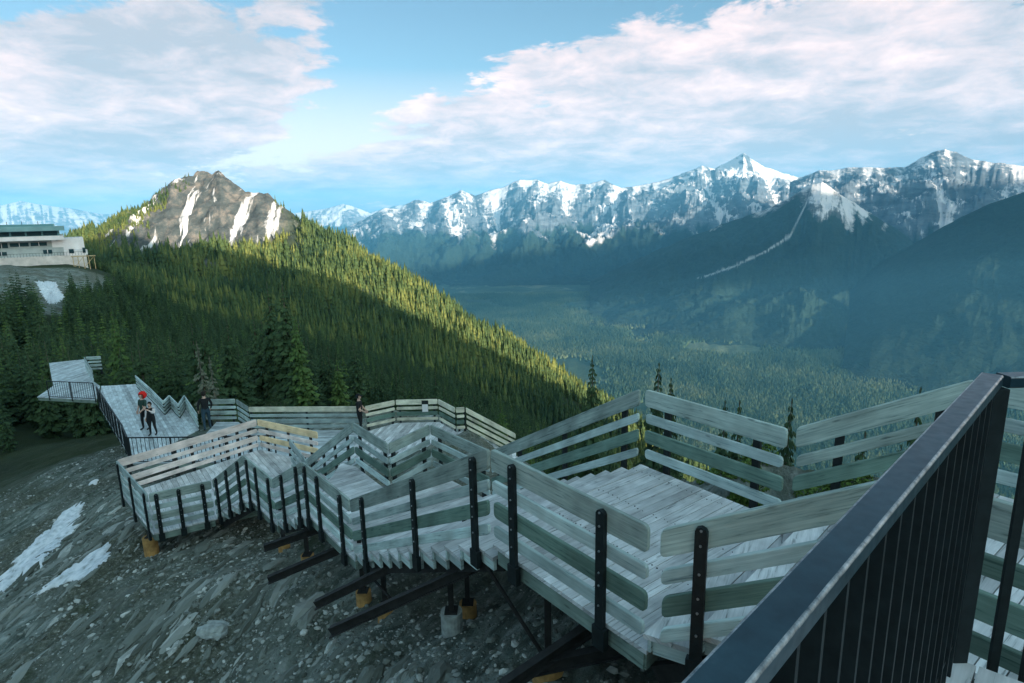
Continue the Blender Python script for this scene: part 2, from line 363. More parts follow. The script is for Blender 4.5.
pb = math_(t, 'MULTIPLY', peb, ramp(t, sepb.outputs[0], [(.72, 0.), (.8, 1.)]).outputs[0])
near = mixc(t, math_(t, 'MULTIPLY', pb, .75), near, (.30, .33, .33))
aF = N(t, 'ShaderNodeAttribute', attribute_name='forest'); aR = N(t, 'ShaderNodeAttribute', attribute_name='crag'); aV = N(t, 'ShaderNodeAttribute', attribute_name='valley')
floor_ = ramp(t, noise_at(.05, 6), [(.35, (.018, .032, .014)), (.65, (.045, .062, .026))]).outputs[0]
col = mixc(t, aF.outputs['Fac'], near, floor_)
# crag of the peak with snow gullies
crg = ramp(t, noise_at(.05, 12, .8, (1.5, .4, 1.6), R(-14)), [(.34, (.025, .038, .042)), (.5, (.062, .074, .076)), (.68, (.21, .18, .155))]).outputs[0]
gul = noise_at(.05, 9, .62, (1.5, .13, .3), R(-14), .7)
sn = ramp(t, gul, [(.55, 0.), (.60, 1.)]).outputs[0]
crg = mixc(t, sn, crg, (.54, .53, .54))
col = mixc(t, aR.outputs['Fac'], col, crg)
v1 = noise_at(.0022, 8, .65); v2 = noise_at(.05, 4, .8)
vf = ramp(t, v1, [(.38, (.022, .050, .030)), (.52, (.045, .080, .042)), (.66, (.13, .155, .085))]).outputs[0]
vf = mixc(t, ramp(t, v2, [(.4, 0.), (.6, .55)]).outputs[0], vf, (.012, .030, .020))
rv = noise_at(.0006, 3, .5, (1, 1, 1), 0, 1.2)
river = ramp(t, rv, [(.493, 0.), (.499, 1.), (.503, 1.), (.509, 0.)]).outputs[0]
vf = mixc(t, math_(t, 'MULTIPLY', river, .35), vf, (.32, .33, .25))
col = mixc(t, aV.outputs['Fac'], col, vf)
L(col, b.inputs['Base Color']); b.inputs['Roughness'].default_value = .92; b.inputs['Specular IOR Level'].default_value = .2
hh = math_(t, 'ADD', math_(t, 'MULTIPLY', bed, 1.4), math_(t, 'MULTIPLY', fine, .5)); hh = math_(t, 'ADD', hh, math_(t, 'MULTIPLY', pb, .25))
bump(t, b, hh, 1., .14)
M['ground'] = m

def forest_mask(x, y, z, r_):
    th = math.degrees(math.atan2(x, y))
    f = smooth(30, 46, r_)
    if 100 < r_ < 215 and th < -28:
        u_, v_, zz = project((x, y, z))
        if 255 < v_ < 315 and -60 < u_ < 140: f = .0
    return f
def crag_mask(x, y, z, r_):
    if r_ < 480 or r_ > 1100: return 0.
    nz = noise.fractal(Vector((x*.018, y*.018, 9.)), 1., 2., 5); th = math.degrees(math.atan2(x, y))
    w = smooth(-34.5, -32.5, th)*(1-smooth(-21.5, -18., th))
    return w*smooth(-34, -16, z+nz*18)
# polar sheet, fine in front and coarse behind
ths = np.concatenate([np.linspace(-56, 52, 620), np.linspace(54, 302, 110)])
rs = np.concatenate([np.linspace(1.2, 34, 300), np.geomspace(34.2, 420, 170), np.linspace(424, 1000, 190), np.geomspace(1010, 1200, 12), np.geomspace(1220, 30000, 60)])
TH, RS = np.meshgrid(np.radians(ths), rs)
X = RS*np.sin(TH); Y = RS*np.cos(TH)
Z = height_arr(X, Y)
# distant plain drops with nothing above the mountains' feet
MF = np.zeros_like(Z); MC = np.zeros_like(Z); MV = np.zeros_like(Z)
zr = Z.ravel(); xr = X.ravel(); yr = Y.ravel(); rr_ = RS.ravel(); mf = MF.ravel(); mc = MC.ravel(); mv = MV.ravel()
for i in range(len(zr)):
    mf[i] = forest_mask(xr[i], yr[i], zr[i], rr_[i]); mc[i] = crag_mask(xr[i], yr[i], zr[i], rr_[i]); mv[i] = smooth(900, 1500, rr_[i])
ground = grid_object('ground', X, Y, Z, M['ground'], wrap=True, masks={'forest': MF, 'crag': MC, 'valley': MV})
# bilinear sampler over the sheet
_lr = rs; _th = np.radians(ths)
def sample(x, y):
    x = np.asarray(x, float); y = np.asarray(y, float); r_ = np.hypot(x, y); th = np.arctan2(x, y)
    th = np.where(th < _th[0], th+2*np.pi, th)
    i = np.clip(np.searchsorted(_lr, r_)-1, 0, len(_lr)-2); j = np.clip(np.searchsorted(_th, th)-1, 0, len(_th)-2)
    a = np.clip((r_-_lr[i])/(_lr[i+1]-_lr[i]), 0, 1); c = np.clip((th-_th[j])/(_th[j+1]-_th[j]), 0, 1)
    return (Z[i, j]*(1-a)+Z[i+1, j]*a)*(1-c)+(Z[i, j+1]*(1-a)+Z[i+1, j+1]*a)*c
gz = lambda x, y: float(sample(x, y))

# ------------------------------------------------------------------ far mountain ranges
def mountain_material(name, snowline, treeline, rockc=(.13, .14, .15), scale=1., snow_amt=.5):
    m, t, b = nt(name); L = t.links.new
    geo = N(t, 'ShaderNodeNewGeometry'); sp = N(t, 'ShaderNodeSeparateXYZ'); L(geo.outputs['Position'], sp.inputs[0])
    def nz(s, d=8, ro=.65, sc=(1, 1, 1)):
        mp = N(t, 'ShaderNodeMapping'); mp.inputs['Scale'].default_value = sc; L(geo.outputs['Position'], mp.inputs[0])
        n = N(t, 'ShaderNodeTexNoise', inp={'Scale': s*scale, 'Detail': float(d), 'Roughness': ro, 'Distortion': .3}); L(mp.outputs[0], n.inputs['Vector']); return n.outputs['Fac']
    a = nz(.004, 9, .7); c = nz(.0016, 8, .7, (1, 1, .3)); st = nz(.010, 6, .7, (.5, .5, 1.6))
    rockr = ramp(t, st, [(.35, tuple(x*.55 for x in rockc)), (.65, tuple(x*1.6 for x in rockc))]).outputs[0]
    sn = N(t, 'ShaderNodeSeparateXYZ'); L(geo.outputs['Normal'], sn.inputs[0])
    # snow lies where slope allows and high enough
    zz = math_(t, 'DIVIDE', math_(t, 'SUBTRACT', sp.outputs[2], snowline), 600.)
    str_ = nz(.016, 6, .75, (1.2, .35, .8))
    f = math_(t, 'ADD', math_(t, 'MULTIPLY', zz, .22), math_(t, 'MULTIPLY', math_(t, 'SUBTRACT', a, .5), 1.6))
    f = math_(t, 'ADD', f, math_(t, 'MULTIPLY', math_(t, 'SUBTRACT', str_, .5), 1.3))
    f = math_(t, 'ADD', f, math_(t, 'MULTIPLY', math_(t, 'SUBTRACT', sn.outputs[2], .72), 1.5))
    f = math_(t, 'ADD', f, math_(t, 'MULTIPLY', math_(t, 'SUBTRACT', st, .5), .9))
    ga = N(t, 'ShaderNodeAttribute', attribute_name='gul')
    f = math_(t, 'SUBTRACT', f, math_(t, 'MULTIPLY', math_(t, 'SUBTRACT', ga.outputs['Fac'], 1.1), .9))
    f = math_(t, 'ADD', f, snow_amt-.49)
    snow = ramp(t, f, [(.06, 0.), (.42, 1.)]).outputs[0]
    col = mixc(t, snow, rockr, (.58, .57, .585))
    forest = ramp(t, nz(.03, 4, .8), [(.35, (.008, .020, .016)), (.65, (.022, .042, .030))]).outputs[0]
    tl = math_(t, 'ADD', math_(t, 'DIVIDE', math_(t, 'SUBTRACT', sp.outputs[2], treeline), 260.), math_(t, 'MULTIPLY', math_(t, 'SUBTRACT', c, .5), 3.0))
    tl = math_(t, 'ADD', tl, math_(t, 'MULTIPLY', math_(t, 'SUBTRACT', 1.1, ga.outputs['Fac']), .55))
    tr = ramp(t, tl, [(.0, 1.), (.35, 0.)]).outputs[0]
    # gully scars in the forest
    col = mixc(t, tr, col, forest)
    sa = N(t, 'ShaderNodeAttribute', attribute_name='scar'); col = mixc(t, math_(t, 'MULTIPLY', math_(t, 'MULTIPLY', sa.outputs['Fac'], .8), ramp(t, a, [(.38, .35), (.55, 1.)]).outputs[0]), col, (.52, .53, .53))
    L(col, b.inputs['Base Color']); b.inputs['Roughness'].default_value = .9; b.inputs['Specular IOR Level'].default_value = .1
    bump(t, b, st, .8, 30.); return m
def rng(name, pts, d0, mat, front=.45, back=.25, nth=700, nr=110, rough=1., seed=0., base=-800, spurs=1., bias=None, scar=None):
    """pts: skyline pixels, d0: distance of the crest; slopes fall to the valley in front and behind"""
    us = [p[0] for p in pts]; u = np.linspace(us[0], us[-1], nth); v = np.interp(u, us, [p[1] for p in pts])
    dd = np.interp(u, us, [p[2] if len(p) > 2 else d0 for p in pts])
    X = np.zeros((nr, nth)); Y = X.copy(); Zm = X.copy(); G = X.copy(); SC = X.copy()
    ts = np.concatenate([np.linspace(-1, 0, int(nr*.72)), np.linspace(0, 1, nr-int(nr*.72)+1)[1:]])
    for j in range(nth):
        d = ray(u[j], v[j]); h = math.hypot(d[0], d[1]); dx, dy = d[0]/h, d[1]/h
        crest = d[2]/h*dd[j]
        for i, tt in enumerate(ts):
            k = -tt if tt < 0 else tt
            r_ = dd[j]*(1-front*k) if tt < 0 else dd[j]*(1+back*k)
            x, y = dx*r_, dy*r_
            hgt = crest-base
            prof = (1-k)**1.35
            wx = noise.noise(Vector((x*.0005, y*.0005, seed+5)))*500; wy = noise.noise(Vector((x*.0005, y*.0005, seed+9)))*500
            w = noise.ridged_multi_fractal(Vector(((x+wx)*.00062*spurs+seed, (y+wy)*.00062*spurs, seed)), .78, 2.15, 9, 1., 2.)
            w2 = noise.fractal(Vector((x*.004, y*.004, seed)), .9, 2.1, 5)
            env = 4*k*(1-k) if k < .5 else 1.-((k-.5)/.5)**2*1.
            amp = hgt*.30*rough
            e0 = min(1., k*7)
            lat = u[j]/600.*dd[j]; sl = noise.noise(Vector((lat/2600., seed, 0.)))*5.+noise.noise(Vector((lat/900., seed, 4.)))*2.
            g = noise.ridged_multi_fractal(Vector((lat/430.+k*sl, k*1.6, seed)), .85, 2.2, 7, 1., 2.); G[i, j] = g-(bias(u[j]) if bias else 0)
            z = base+hgt*prof+(g-1.1)*hgt*.055*rough*min(1, k*8)*(1-k)+(w-1.15)*amp*env*e0+w2*60*rough*min(1, .25+k*6)*(1-k*.6)
            if k < .02: z += abs(noise.fractal(Vector((x*.006, y*.006, seed+3)), .8, 2.1, 4))*18*rough
            if scar and tt < 0:
                pu, pv, _ = project((x, y, z)); vs_ = [q[1] for q in scar][::-1]; us_ = [q[0] for q in scar][::-1]
                if us_[0]-6 < pu < us_[-1]+3:
                    dv = abs(pv-np.interp(pu, us_, vs_)); wd = .75+.55*noise.noise(Vector((x*.004, y*.004, 0)))-.5*(1-smooth(698, 730, pu)); SC[i, j] = 1-smooth(wd*.5, wd*1.5, dv*(.45 if pu > 788 else .85))
            X[i, j], Y[i, j], Zm[i, j] = x, y, z
    return grid_object(name, X, Y, Zm, mat, masks={'gul': G, 'scar': SC})
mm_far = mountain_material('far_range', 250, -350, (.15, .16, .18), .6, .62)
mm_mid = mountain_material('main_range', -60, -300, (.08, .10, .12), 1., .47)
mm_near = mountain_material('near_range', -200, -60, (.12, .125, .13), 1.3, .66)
mm_forest = mountain_material('forested_spur', 1500, 900, (.10, .11, .11), 1.3, -.5)
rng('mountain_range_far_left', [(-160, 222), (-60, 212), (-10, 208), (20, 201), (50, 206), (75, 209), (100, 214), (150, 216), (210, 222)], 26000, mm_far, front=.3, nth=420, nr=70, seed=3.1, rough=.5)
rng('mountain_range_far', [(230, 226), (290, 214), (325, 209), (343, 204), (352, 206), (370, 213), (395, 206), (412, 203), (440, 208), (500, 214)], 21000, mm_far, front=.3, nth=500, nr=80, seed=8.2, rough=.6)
rng('mountain_range_main', [(330, 236), (365, 219), (385, 208), (400, 209), (415, 200), (430, 203), (450, 196), (462, 190), (475, 196), (490, 191), (505, 186), (520, 180), (535, 180), (548, 184), (560, 181), (575, 185), (590, 184), (605, 180), (620, 188), (640, 186), (660, 181), (680, 175), (690, 171), (702, 166), (715, 169), (728, 162), (738, 156), (744, 153), (752, 159), (765, 167), (780, 172), (800, 178), (820, 170), (850, 172), (880, 168), (905, 171)], 11500, mm_mid, front=.40, nth=1000, nr=150, seed=1.7, rough=.9)
rng('mountain_range_right', [(790, 182), (820, 171), (850, 168), (880, 168), (905, 167), (918, 160), (930, 154), (945, 149), (958, 153), (972, 160), (990, 162), (1010, 165), (1040, 168), (1100, 160), (1180, 150), (1300, 165)], 8600, mm_mid, front=.38, nth=800, nr=150, seed=5.4, rough=.85)
rng('mountain_spur_snowy', [(590, 282, 6300), (640, 258, 6300), (700, 233, 6300), (760, 212, 6300), (790, 198, 6200), (812, 184, 6200), (822, 182, 6200), (840, 195, 6300), (870, 213, 6500), (900, 232, 6600), (935, 262, 6600)], 6300, mm_near, front=.40, nth=800, nr=150, seed=12.3, rough=.7, spurs=1.5, bias=lambda q: .5*smooth(806, 822, q)-.30*(1-smooth(770, 806, q)), scar=[(812, 186), (806, 204), (797, 222), (790, 236), (765, 252), (735, 266), (700, 278)])
rng('forested_mountain_spur', [(850, 290), (880, 262), (920, 240), (960, 218), (990, 204), (1024, 192), (1080, 172), (1150, 150), (1300, 130)], 5200, mm_forest, front=.45, nth=500, nr=90, seed=21., rough=.25)

# ------------------------------------------------------------------ conifers
def spruce_meshes(seed, H=10., rad=1.9, levels=26, mat='spruce', bare=0., dens=1.):
    rnd = random.Random(seed); cr = MB(); tk = MB()
    lean = (rnd.uniform(-.2, .2), rnd.uniform(-.2, .2))
    tk.tube((0, 0, -1.0), (lean[0]*.5, lean[1]*.5, H*.5), .16, .09, 7); tk.tube((lean[0]*.5, lean[1]*.5, H*.5), (lean[0], lean[1], H*.98), .09, .015, 6)
    for i in range(levels):
        t_ = i/(levels-1); z = H*(.08+.90*t_**.92)
        rr = rad*(1-t_)**.82*(.75+.5*rnd.random())+.06
        if t_ < .12: rr *= .75
        nb = max(4, int((9*(1-t_)+4)*dens)); a0 = rnd.random()*6.28
        cx, cy = lean[0]*z/H, lean[1]*z/H
        for k in range(nb):
            if rnd.random() < .10+bare: continue
            a = a0+k*6.283/nb+rnd.uniform(-.25, .25); ln = rr*rnd.uniform(.6, 1.18); dz = -ln*rnd.uniform(.18, .42)+(.25*ln if t_ > .8 else 0)
            ca, sa = math.cos(a), math.sin(a); px, py = -sa, ca
            shade = rnd.random()
            nseg = 3 if ln > .7 else 2
            for g in range(nseg):
                s0 = ln*(g*.30+.05); s1 = min(ln, s0+ln*.50); wd = ln*.30*(1-.22*g)*rnd.uniform(.7, 1.2)
                z0 = z+dz*(s0/ln)**1.3+.05; z1 = z+dz*(s1/ln)**1.3-rnd.uniform(0, .12)
                A = (cx+ca*s0, cy+sa*s0, z0)
                B1 = (cx+ca*(s1*.8)+px*wd, cy+sa*(s1*.8)+py*wd, z1-rnd.uniform(.03, .16)); B2 = (cx+ca*(s1*.8)-px*wd, cy+sa*(s1*.8)-py*wd, z1-rnd.uniform(.03, .16)); T = (cx+ca*s1, cy+sa*s1, z1)
                r1 = min(1, max(0, shade*.6+rnd.random()*.4))
                cr.face([A, B2, T], None, r1); cr.face([A, T, B1], None, r1)
                # hanging twig
                cr.face([A, (cx+ca*s1*.9+px*wd*.3, cy+sa*s1*.9+py*wd*.3, z1-.10-.2*rnd.random()), T], None, r1*.8)
    return tk, cr
proto = []
for k, (H, rad, lv, mt, bare, dens) in enumerate([(10, 1.75, 30, 'spruce', 0, 1.1), (11, 1.6, 32, 'spruce', .05, 1.1), (8.5, 1.7, 26, 'spruce', 0, 1.15), (9.5, 1.4, 28, 'spruce', .1, 1.), (9, 1.7, 28, 'spruce_lt', .03, 1.1), (8, 1.3, 22, 'twig', .45, .8)]):
    tk, cr = spruce_meshes(50+k, H, rad, lv, mt, bare, dens)
    a = tk.build('trunk', M['bark']); c = cr.build('crown', M[mt]); proto.append((a.data, c.data, H))
    bpy.data.objects.remove(a); bpy.data.objects.remove(c)
def tree(kind, x, y, sc, label, group=None, name='spruce_tree', zoff=0):
    tm, cm, H = proto[kind]; e = empty(name, (x, y, gz(x, y)-.15+zoff), random.random()*6.28, label=label, cat='tree', group=group); e.scale = (sc, sc, sc*random.uniform(.92, 1.1))
    for n_, me in (('trunk', tm), ('crown', cm)):
        o = bpy.data.objects.new(n_, me); COL.objects.link(o); o.parent = e
    return e
rnd = random.Random(11)
# named trees by pixel of the top, depth and height
def tree_at(u, vtop, dep, kind, label, sc=None, name='spruce_tree'):
    p = atd(u, vtop, dep); H = proto[kind][2]; g = gz(p[0], p[1]); s_ = (p[2]-g)/(H*.98)
    e = tree(kind, p[0], p[1], max(.2, s_), label, name=name); e.scale = (max(.2, s_)*.8 if s_ < 1.3 else s_*.62,)*2+(max(.2, s_),); return e
tree_at(592, 353, 46, 1, 'tall dark spruce at left of the high landing, tip clear of the sunlit slope')
tree_at(657, 360, 34, 3, 'dark pointed spruce tip just right of the railing corner above the valley')
tree_at(672, 376, 36, 0, 'small spruce tip close right of the pointed one by the railing corner')
tree_at(787, 395, 26, 2, 'broad dark spruce standing behind the gap between the two upper railings')
tree_at(741, 399, 30, 3, 'short thin spruce tip, right one of two behind the middle of the landing railing')
tree_at(727, 399, 30, 3, 'short thin spruce tip, left one of two behind the middle of the landing railing')
tree_at(922, 384, 30, 3, 'small dark spruce tip above the rising railing at right')
tree_at(860, 428, 20, 2, 'stubby dark spruce seen through the planks of the rising railing')
tree_at(296, 312, 42, 4, 'bright green young spruce in front of the dark forest left of the standing walker', name='spruce_tree')
tree_at(112, 306, 55, 4, 'wide yellow green conifer in the forest above the far deck')
tree_at(500, 400, 38, 4, 'light green young spruce behind the right end of the lower railing')
tree_at(480, 410, 36, 4, 'pale green spruce just left of the light one behind the lower railing')
tree_at(198, 338, 37, 5, 'bare grey dead conifer standing behind the man in dark clothes', name='dead_tree')
tree_at(210, 352, 36, 5, 'smaller bare grey conifer beside the taller dead one', name='dead_tree')
NT = 14; placed = []
def ok_spot(x, y, md):
    for (a, b_) in placed:
        if (a-x)**2+(b_-y)**2 < md*md: return False
    return True
GRP = {0: ('dark green spruce of the dense forest beyond the lower boardwalk', 'spruces of the near forest'),
       4: ('yellowish green spruce among the darker forest beyond the lower boardwalk', 'pale spruces of the near forest')}
tries = 0
cnt = 0
while cnt < 270 and tries < 60000:
    tries += 1
    a = R(rnd.uniform(-44, 14)); r_ = 29+ (rnd.random()**1.1)*95
    x, y = r_*math.sin(a), r_*math.cos(a)
    if y < 28.3 and x > -15: continue
    if -2 > x > -18 and y < 31 : continue
    if x < -17:
        # clearing under the far deck and its approach
        if y < 33-(x+17)*.78+1.5: continue
        if -42 < x < -22 and y < 50 : continue
    d = P2(x, y)-A_NL
    if not ok_spot(x, y, 1.7+r_*.012): continue
    g = gz(x, y); u_, v_, zz = project((x, y, g+8))
    if u_ < -60 or u_ > 660: continue
    if v_ < (300 if u_ < 300 else 300+(u_-300)*.50+ (18 if u_ > 300 else 0)): continue
    kind = rnd.choice([0, 1, 1, 2, 0, 3, 0, 1, 4]) ; sc = rnd.uniform(.7, 1.05) if r_ > 45 else rnd.uniform(.5, .8)
    lb = GRP[4 if kind == 4 else 0]
    tree(kind, x, y, sc, lb[0], lb[1]); placed.append((x, y)); cnt += 1
# trees and scrub on the flank right of the upper landing
c2 = 0; tries = 0
while c2 < 26 and tries < 6000:
    tries += 1
    a = R(rnd.uniform(8, 44)); r_ = rnd.uniform(15, 46); x, y = r_*math.sin(a), r_*math.cos(a); q = (P2(x, y)-A_NL)@Nn
    if q < 7.5: continue
    g = gz(x, y); H = rnd.uniform(2.5, 6); u_, v_, zz = project((x, y, g+H))
    if v_ < 418 or not ok_spot(x, y, 1.6): continue
    k = rnd.choice([2, 3, 0]); tree(k, x, y, H/proto[k][2], 'dark spruce on the steep flank behind the upper railings', 'spruces on the flank behind the upper railings'); placed.append((x, y)); c2 += 1

# the rest of the forest: baked low conifers
def bake_forest(name, pts, hts, mat, sides=6, tiers=4, seed=0, wide=.17, label=None, cs=.02):
    rs_ = np.random.RandomState(seed); n = len(pts)
    rings = []
    k = sides
    V = []; Fc = []; nv = tiers*(k+1)
    ang = np.linspace(0, 2*np.pi, k, False)
    a0 = rs_.rand(n, 1)*6.28; wv_ = .65+.75*rs_.rand(n, 1)
    verts = np.zeros((n, nv, 3))
    for t_ in range(tiers):
        zb = (.06+.80*t_/tiers); zt = min(1.0, zb+1.25*.9/tiers+.02) if t_ < tiers-1 else 1.
        rad = wide*(1-t_/tiers)**.85
        rj = rad*wv_*(.55+.9*rs_.rand(n, k))
        aa = a0+ang[None]+t_*.5
        verts[:, t_*(k+1):t_*(k+1)+k, 0] = pts[:, 0:1]+np.cos(aa)*rj*hts[:, None]
        verts[:, t_*(k+1):t_*(k+1)+k, 1] = pts[:, 1:2]+np.sin(aa)*rj*hts[:, None]
        verts[:, t_*(k+1):t_*(k+1)+k, 2] = pts[:, 2:3]+(zb-.06*rs_.rand(n, k))*hts[:, None]
        verts[:, t_*(k+1)+k, 0] = pts[:, 0]; verts[:, t_*(k+1)+k, 1] = pts[:, 1]; verts[:, t_*(k+1)+k, 2] = pts[:, 2]+zt*hts
    tri = []
    for t_ in range(tiers):
        for i in range(k): tri.append((t_*(k+1)+i, t_*(k+1)+(i+1) % k, t_*(k+1)+k))
    tri = np.array(tri); f = (tri[None]+(np.arange(n)*nv)[:, None, None]).reshape(-1, 3)
    me = bpy.data.meshes.new(name); me.vertices.add(n*nv); me.vertices.foreach_set('co', verts.reshape(-1))
    me.loops.add(f.size); me.loops.foreach_set('vertex_index', f.ravel().astype(np.int32))
    me.polygons.add(len(f)); me.polygons.foreach_set('loop_start', np.arange(0, f.size, 3, dtype=np.int32)); me.polygons.foreach_set('loop_total', np.full(len(f), 3, dtype=np.int32)); me.update()
    cn = np.array([noise.fractal(Vector((p[0]*cs, p[1]*cs, 8.)), 1., 2., 3) for p in pts])
    rr = np.clip(np.repeat(rs_.rand(n)*.45+.25+cn*.75, tiers*k)+rs_.rand(n*tiers*k)*.2, 0, 1)
    at = me.attributes.new('rnd', 'FLOAT', 'FACE'); at.data.foreach_set('value', rr.astype(np.float32))
    me.materials.append(mat); o = bpy.data.objects.new(name, me); COL.objects.link(o); tag(o, label, 'trees', None, 'stuff'); return o
rs_ = np.random.RandomState(5)
_sx = [p[0] for p in sky_pts]; _sy = [p[1] for p in sky_pts]
def top_limit(u):
    return float(np.interp(u, [-60, 0, 20, 32, 38, 58, 66, 95, 100, 135, 150], [278, 276, 272, 270, 300, 300, 272, 268, 264, 270, 200]))
def in_clear(u_, v_, r_): return -60 < u_ < 140 and r_ < 240 and v_ < top_limit(u_)
# middle distance ridge
n = 60000; th = np.radians(rs_.uniform(-50, 24, n)); r_ = np.sqrt(rs_.uniform(105**2, 900**2, n)); x = r_*np.sin(th); y = r_*np.cos(th); z = sample(x, y)
keep = np.ones(n, bool); small = np.ones(n)
for i in range(n):
    cm = crag_mask(x[i], y[i], z[i], r_[i]); nzv = noise.fractal(Vector((x[i]*.02, y[i]*.02, 1.)), 1., 2., 3)
    u_, v_, zz = project((x[i], y[i], z[i]))
    if cm > .3:
        dv = v_-float(np.interp(u_, _sx, _sy)); pr = 0.
        if u_ < 168 and dv < 12: pr = .95
        elif u_ < 150 and dv < 34: pr = .35
        elif u_ < 190 and dv < 5: pr = .3
        elif u_ < 150 and dv < 26: pr = .5
        elif u_ > 275 and dv < 8: pr = .2
        if rs_.rand() > pr: keep[i] = False
    if cm > .1: small[i] = .5
    if in_clear(u_, project((x[i], y[i], z[i]+9))[1], r_[i]): keep[i] = False
    if r_[i] < 250: keep[i] = False
    if nzv > .52: keep[i] = False
    if z[i] < -330: keep[i] = False
pts = np.stack([x, y, z-.5], -1)[keep]; hts = (np.clip(rs_.normal(8.2, 2.6, n), 2.5, 14.5)*(1+.3*(r_ > 500))*small)[keep]
bake_forest('forest', pts, hts, M['forest'], 6, 4, 1, .17, 'conifer forest covering the ridge and the hillside below the peak')
# closer forest: full branching crowns scattered by geometry nodes
src = bpy.data.collections.new('conifer_source')
for k, (H, rad, lv, mt, bare, dens) in enumerate([(9, 1.7, 17, 'spruce', 0, .95), (10, 1.6, 19, 'spruce', .05, .9), (8, 1.6, 16, 'spruce', 0, 1.), (8.5, 1.5, 16, 'spruce_lt', .05, .9), (9.5, 1.45, 18, 'spruce', .1, .9)]):
    tk, cr = spruce_meshes(150+k, H, rad, lv, mt, bare, dens); o = cr.build('conifer', M[mt]); COL.objects.unlink(o); src.objects.link(o)
n = 13000; th = np.radians(rs_.uniform(-50, 24, n)); r_ = np.sqrt(rs_.uniform(66**2, 256**2, n)); x = r_*np.sin(th); y = r_*np.cos(th); z = sample(x, y); keep = np.ones(n, bool)
for i in range(n):
    u_, v_, zz = project((x[i], y[i], z[i]+8))
    if in_clear(u_, v_, r_[i]): keep[i] = False
    if noise.fractal(Vector((x[i]*.03, y[i]*.03, 1.)), 1., 2., 3) > .45: keep[i] = False
me = bpy.data.meshes.new('forest_edge'); P_ = np.stack([x, y, z-.4], -1)[keep]; me.from_pydata(P_.tolist(), [], [])
for nm, arr in (('scl', rs_.uniform(.55, 1.08, len(P_))), ('rot', rs_.uniform(0, 6.28, len(P_)))):
    at = me.attributes.new(nm, 'FLOAT', 'POINT'); at.data.foreach_set('value', arr.astype(np.float32))
fo = bpy.data.objects.new('forest_edge', me); COL.objects.link(fo); tag(fo, 'dense dark conifers filling the hollow behind the nearer trees', 'trees', None, 'stuff')
ng = bpy.data.node_groups.new('scatter', 'GeometryNodeTree'); ng.interface.new_socket('Geometry', in_out='INPUT', socket_type='NodeSocketGeometry'); ng.interface.new_socket('Geometry', in_out='OUTPUT', socket_type='NodeSocketGeometry')
gi = ng.nodes.new('NodeGroupInput'); go = ng.nodes.new('NodeGroupOutput'); ip = ng.nodes.new('GeometryNodeInstanceOnPoints'); ci = ng.nodes.new('GeometryNodeCollectionInfo'); ci.inputs['Collection'].default_value = src; ci.inputs['Separate Children'].default_value = True; ci.inputs['Reset Children'].default_value = True
ip.inputs['Pick Instance'].default_value = True
a1 = ng.nodes.new('GeometryNodeInputNamedAttribute'); a1.data_type = 'FLOAT'; a1.inputs['Name'].default_value = 'scl'
a2 = ng.nodes.new('GeometryNodeInputNamedAttribute'); a2.data_type = 'FLOAT'; a2.inputs['Name'].default_value = 'rot'
cx_ = ng.nodes.new('ShaderNodeCombineXYZ'); K = ng.links.new
K(gi.outputs[0], ip.inputs['Points']); K(ci.outputs[0], ip.inputs['Instance']); K(a1.outputs['Attribute'], ip.inputs['Scale']); K(a2.outputs['Attribute'], cx_.inputs[2]); K(cx_.outputs[0], ip.inputs['Rotation']); K(ip.outputs[0], go.inputs[0])
fo.modifiers.new('scatter', 'NODES').node_group = ng
# valley
n = 230000; th = np.radians(rs_.uniform(-14, 44, n)); r_ = 1500+ (rs_.rand(n)**1.15)*4700; x = r_*np.sin(th); y = r_*np.cos(th); z = sample(x, y); keep = np.ones(n, bool)
for i in range(n):
    if noise.fractal(Vector((x[i]*.0016, y[i]*.0016, 4.)), 1., 2.2, 4)+rs_.rand()*.35 > .42: keep[i] = False
pts = np.stack([x, y, z], -1)[keep]; hts = rs_.uniform(14, 30, n)[keep]
bake_forest('valley_forest', pts, hts, M['valley_tree'], 4, 1, 3, .26, 'hazy conifer forest carpeting the wide valley floor', cs=.0025)
# flank below, between camera and valley
n = 9000; th = np.radians(rs_.uniform(-4, 46, n)); r_ = np.sqrt(rs_.uniform(250**2, 1500**2, n)); x = r_*np.sin(th); y = r_*np.cos(th); z = sample(x, y)
pts = np.stack([x, y, z-.5], -1); hts = rs_.uniform(6, 12, n)
bake_forest('flank_forest', pts, hts, M['forest'], 6, 4, 4, .17, 'conifers on the steep flank dropping to the valley')

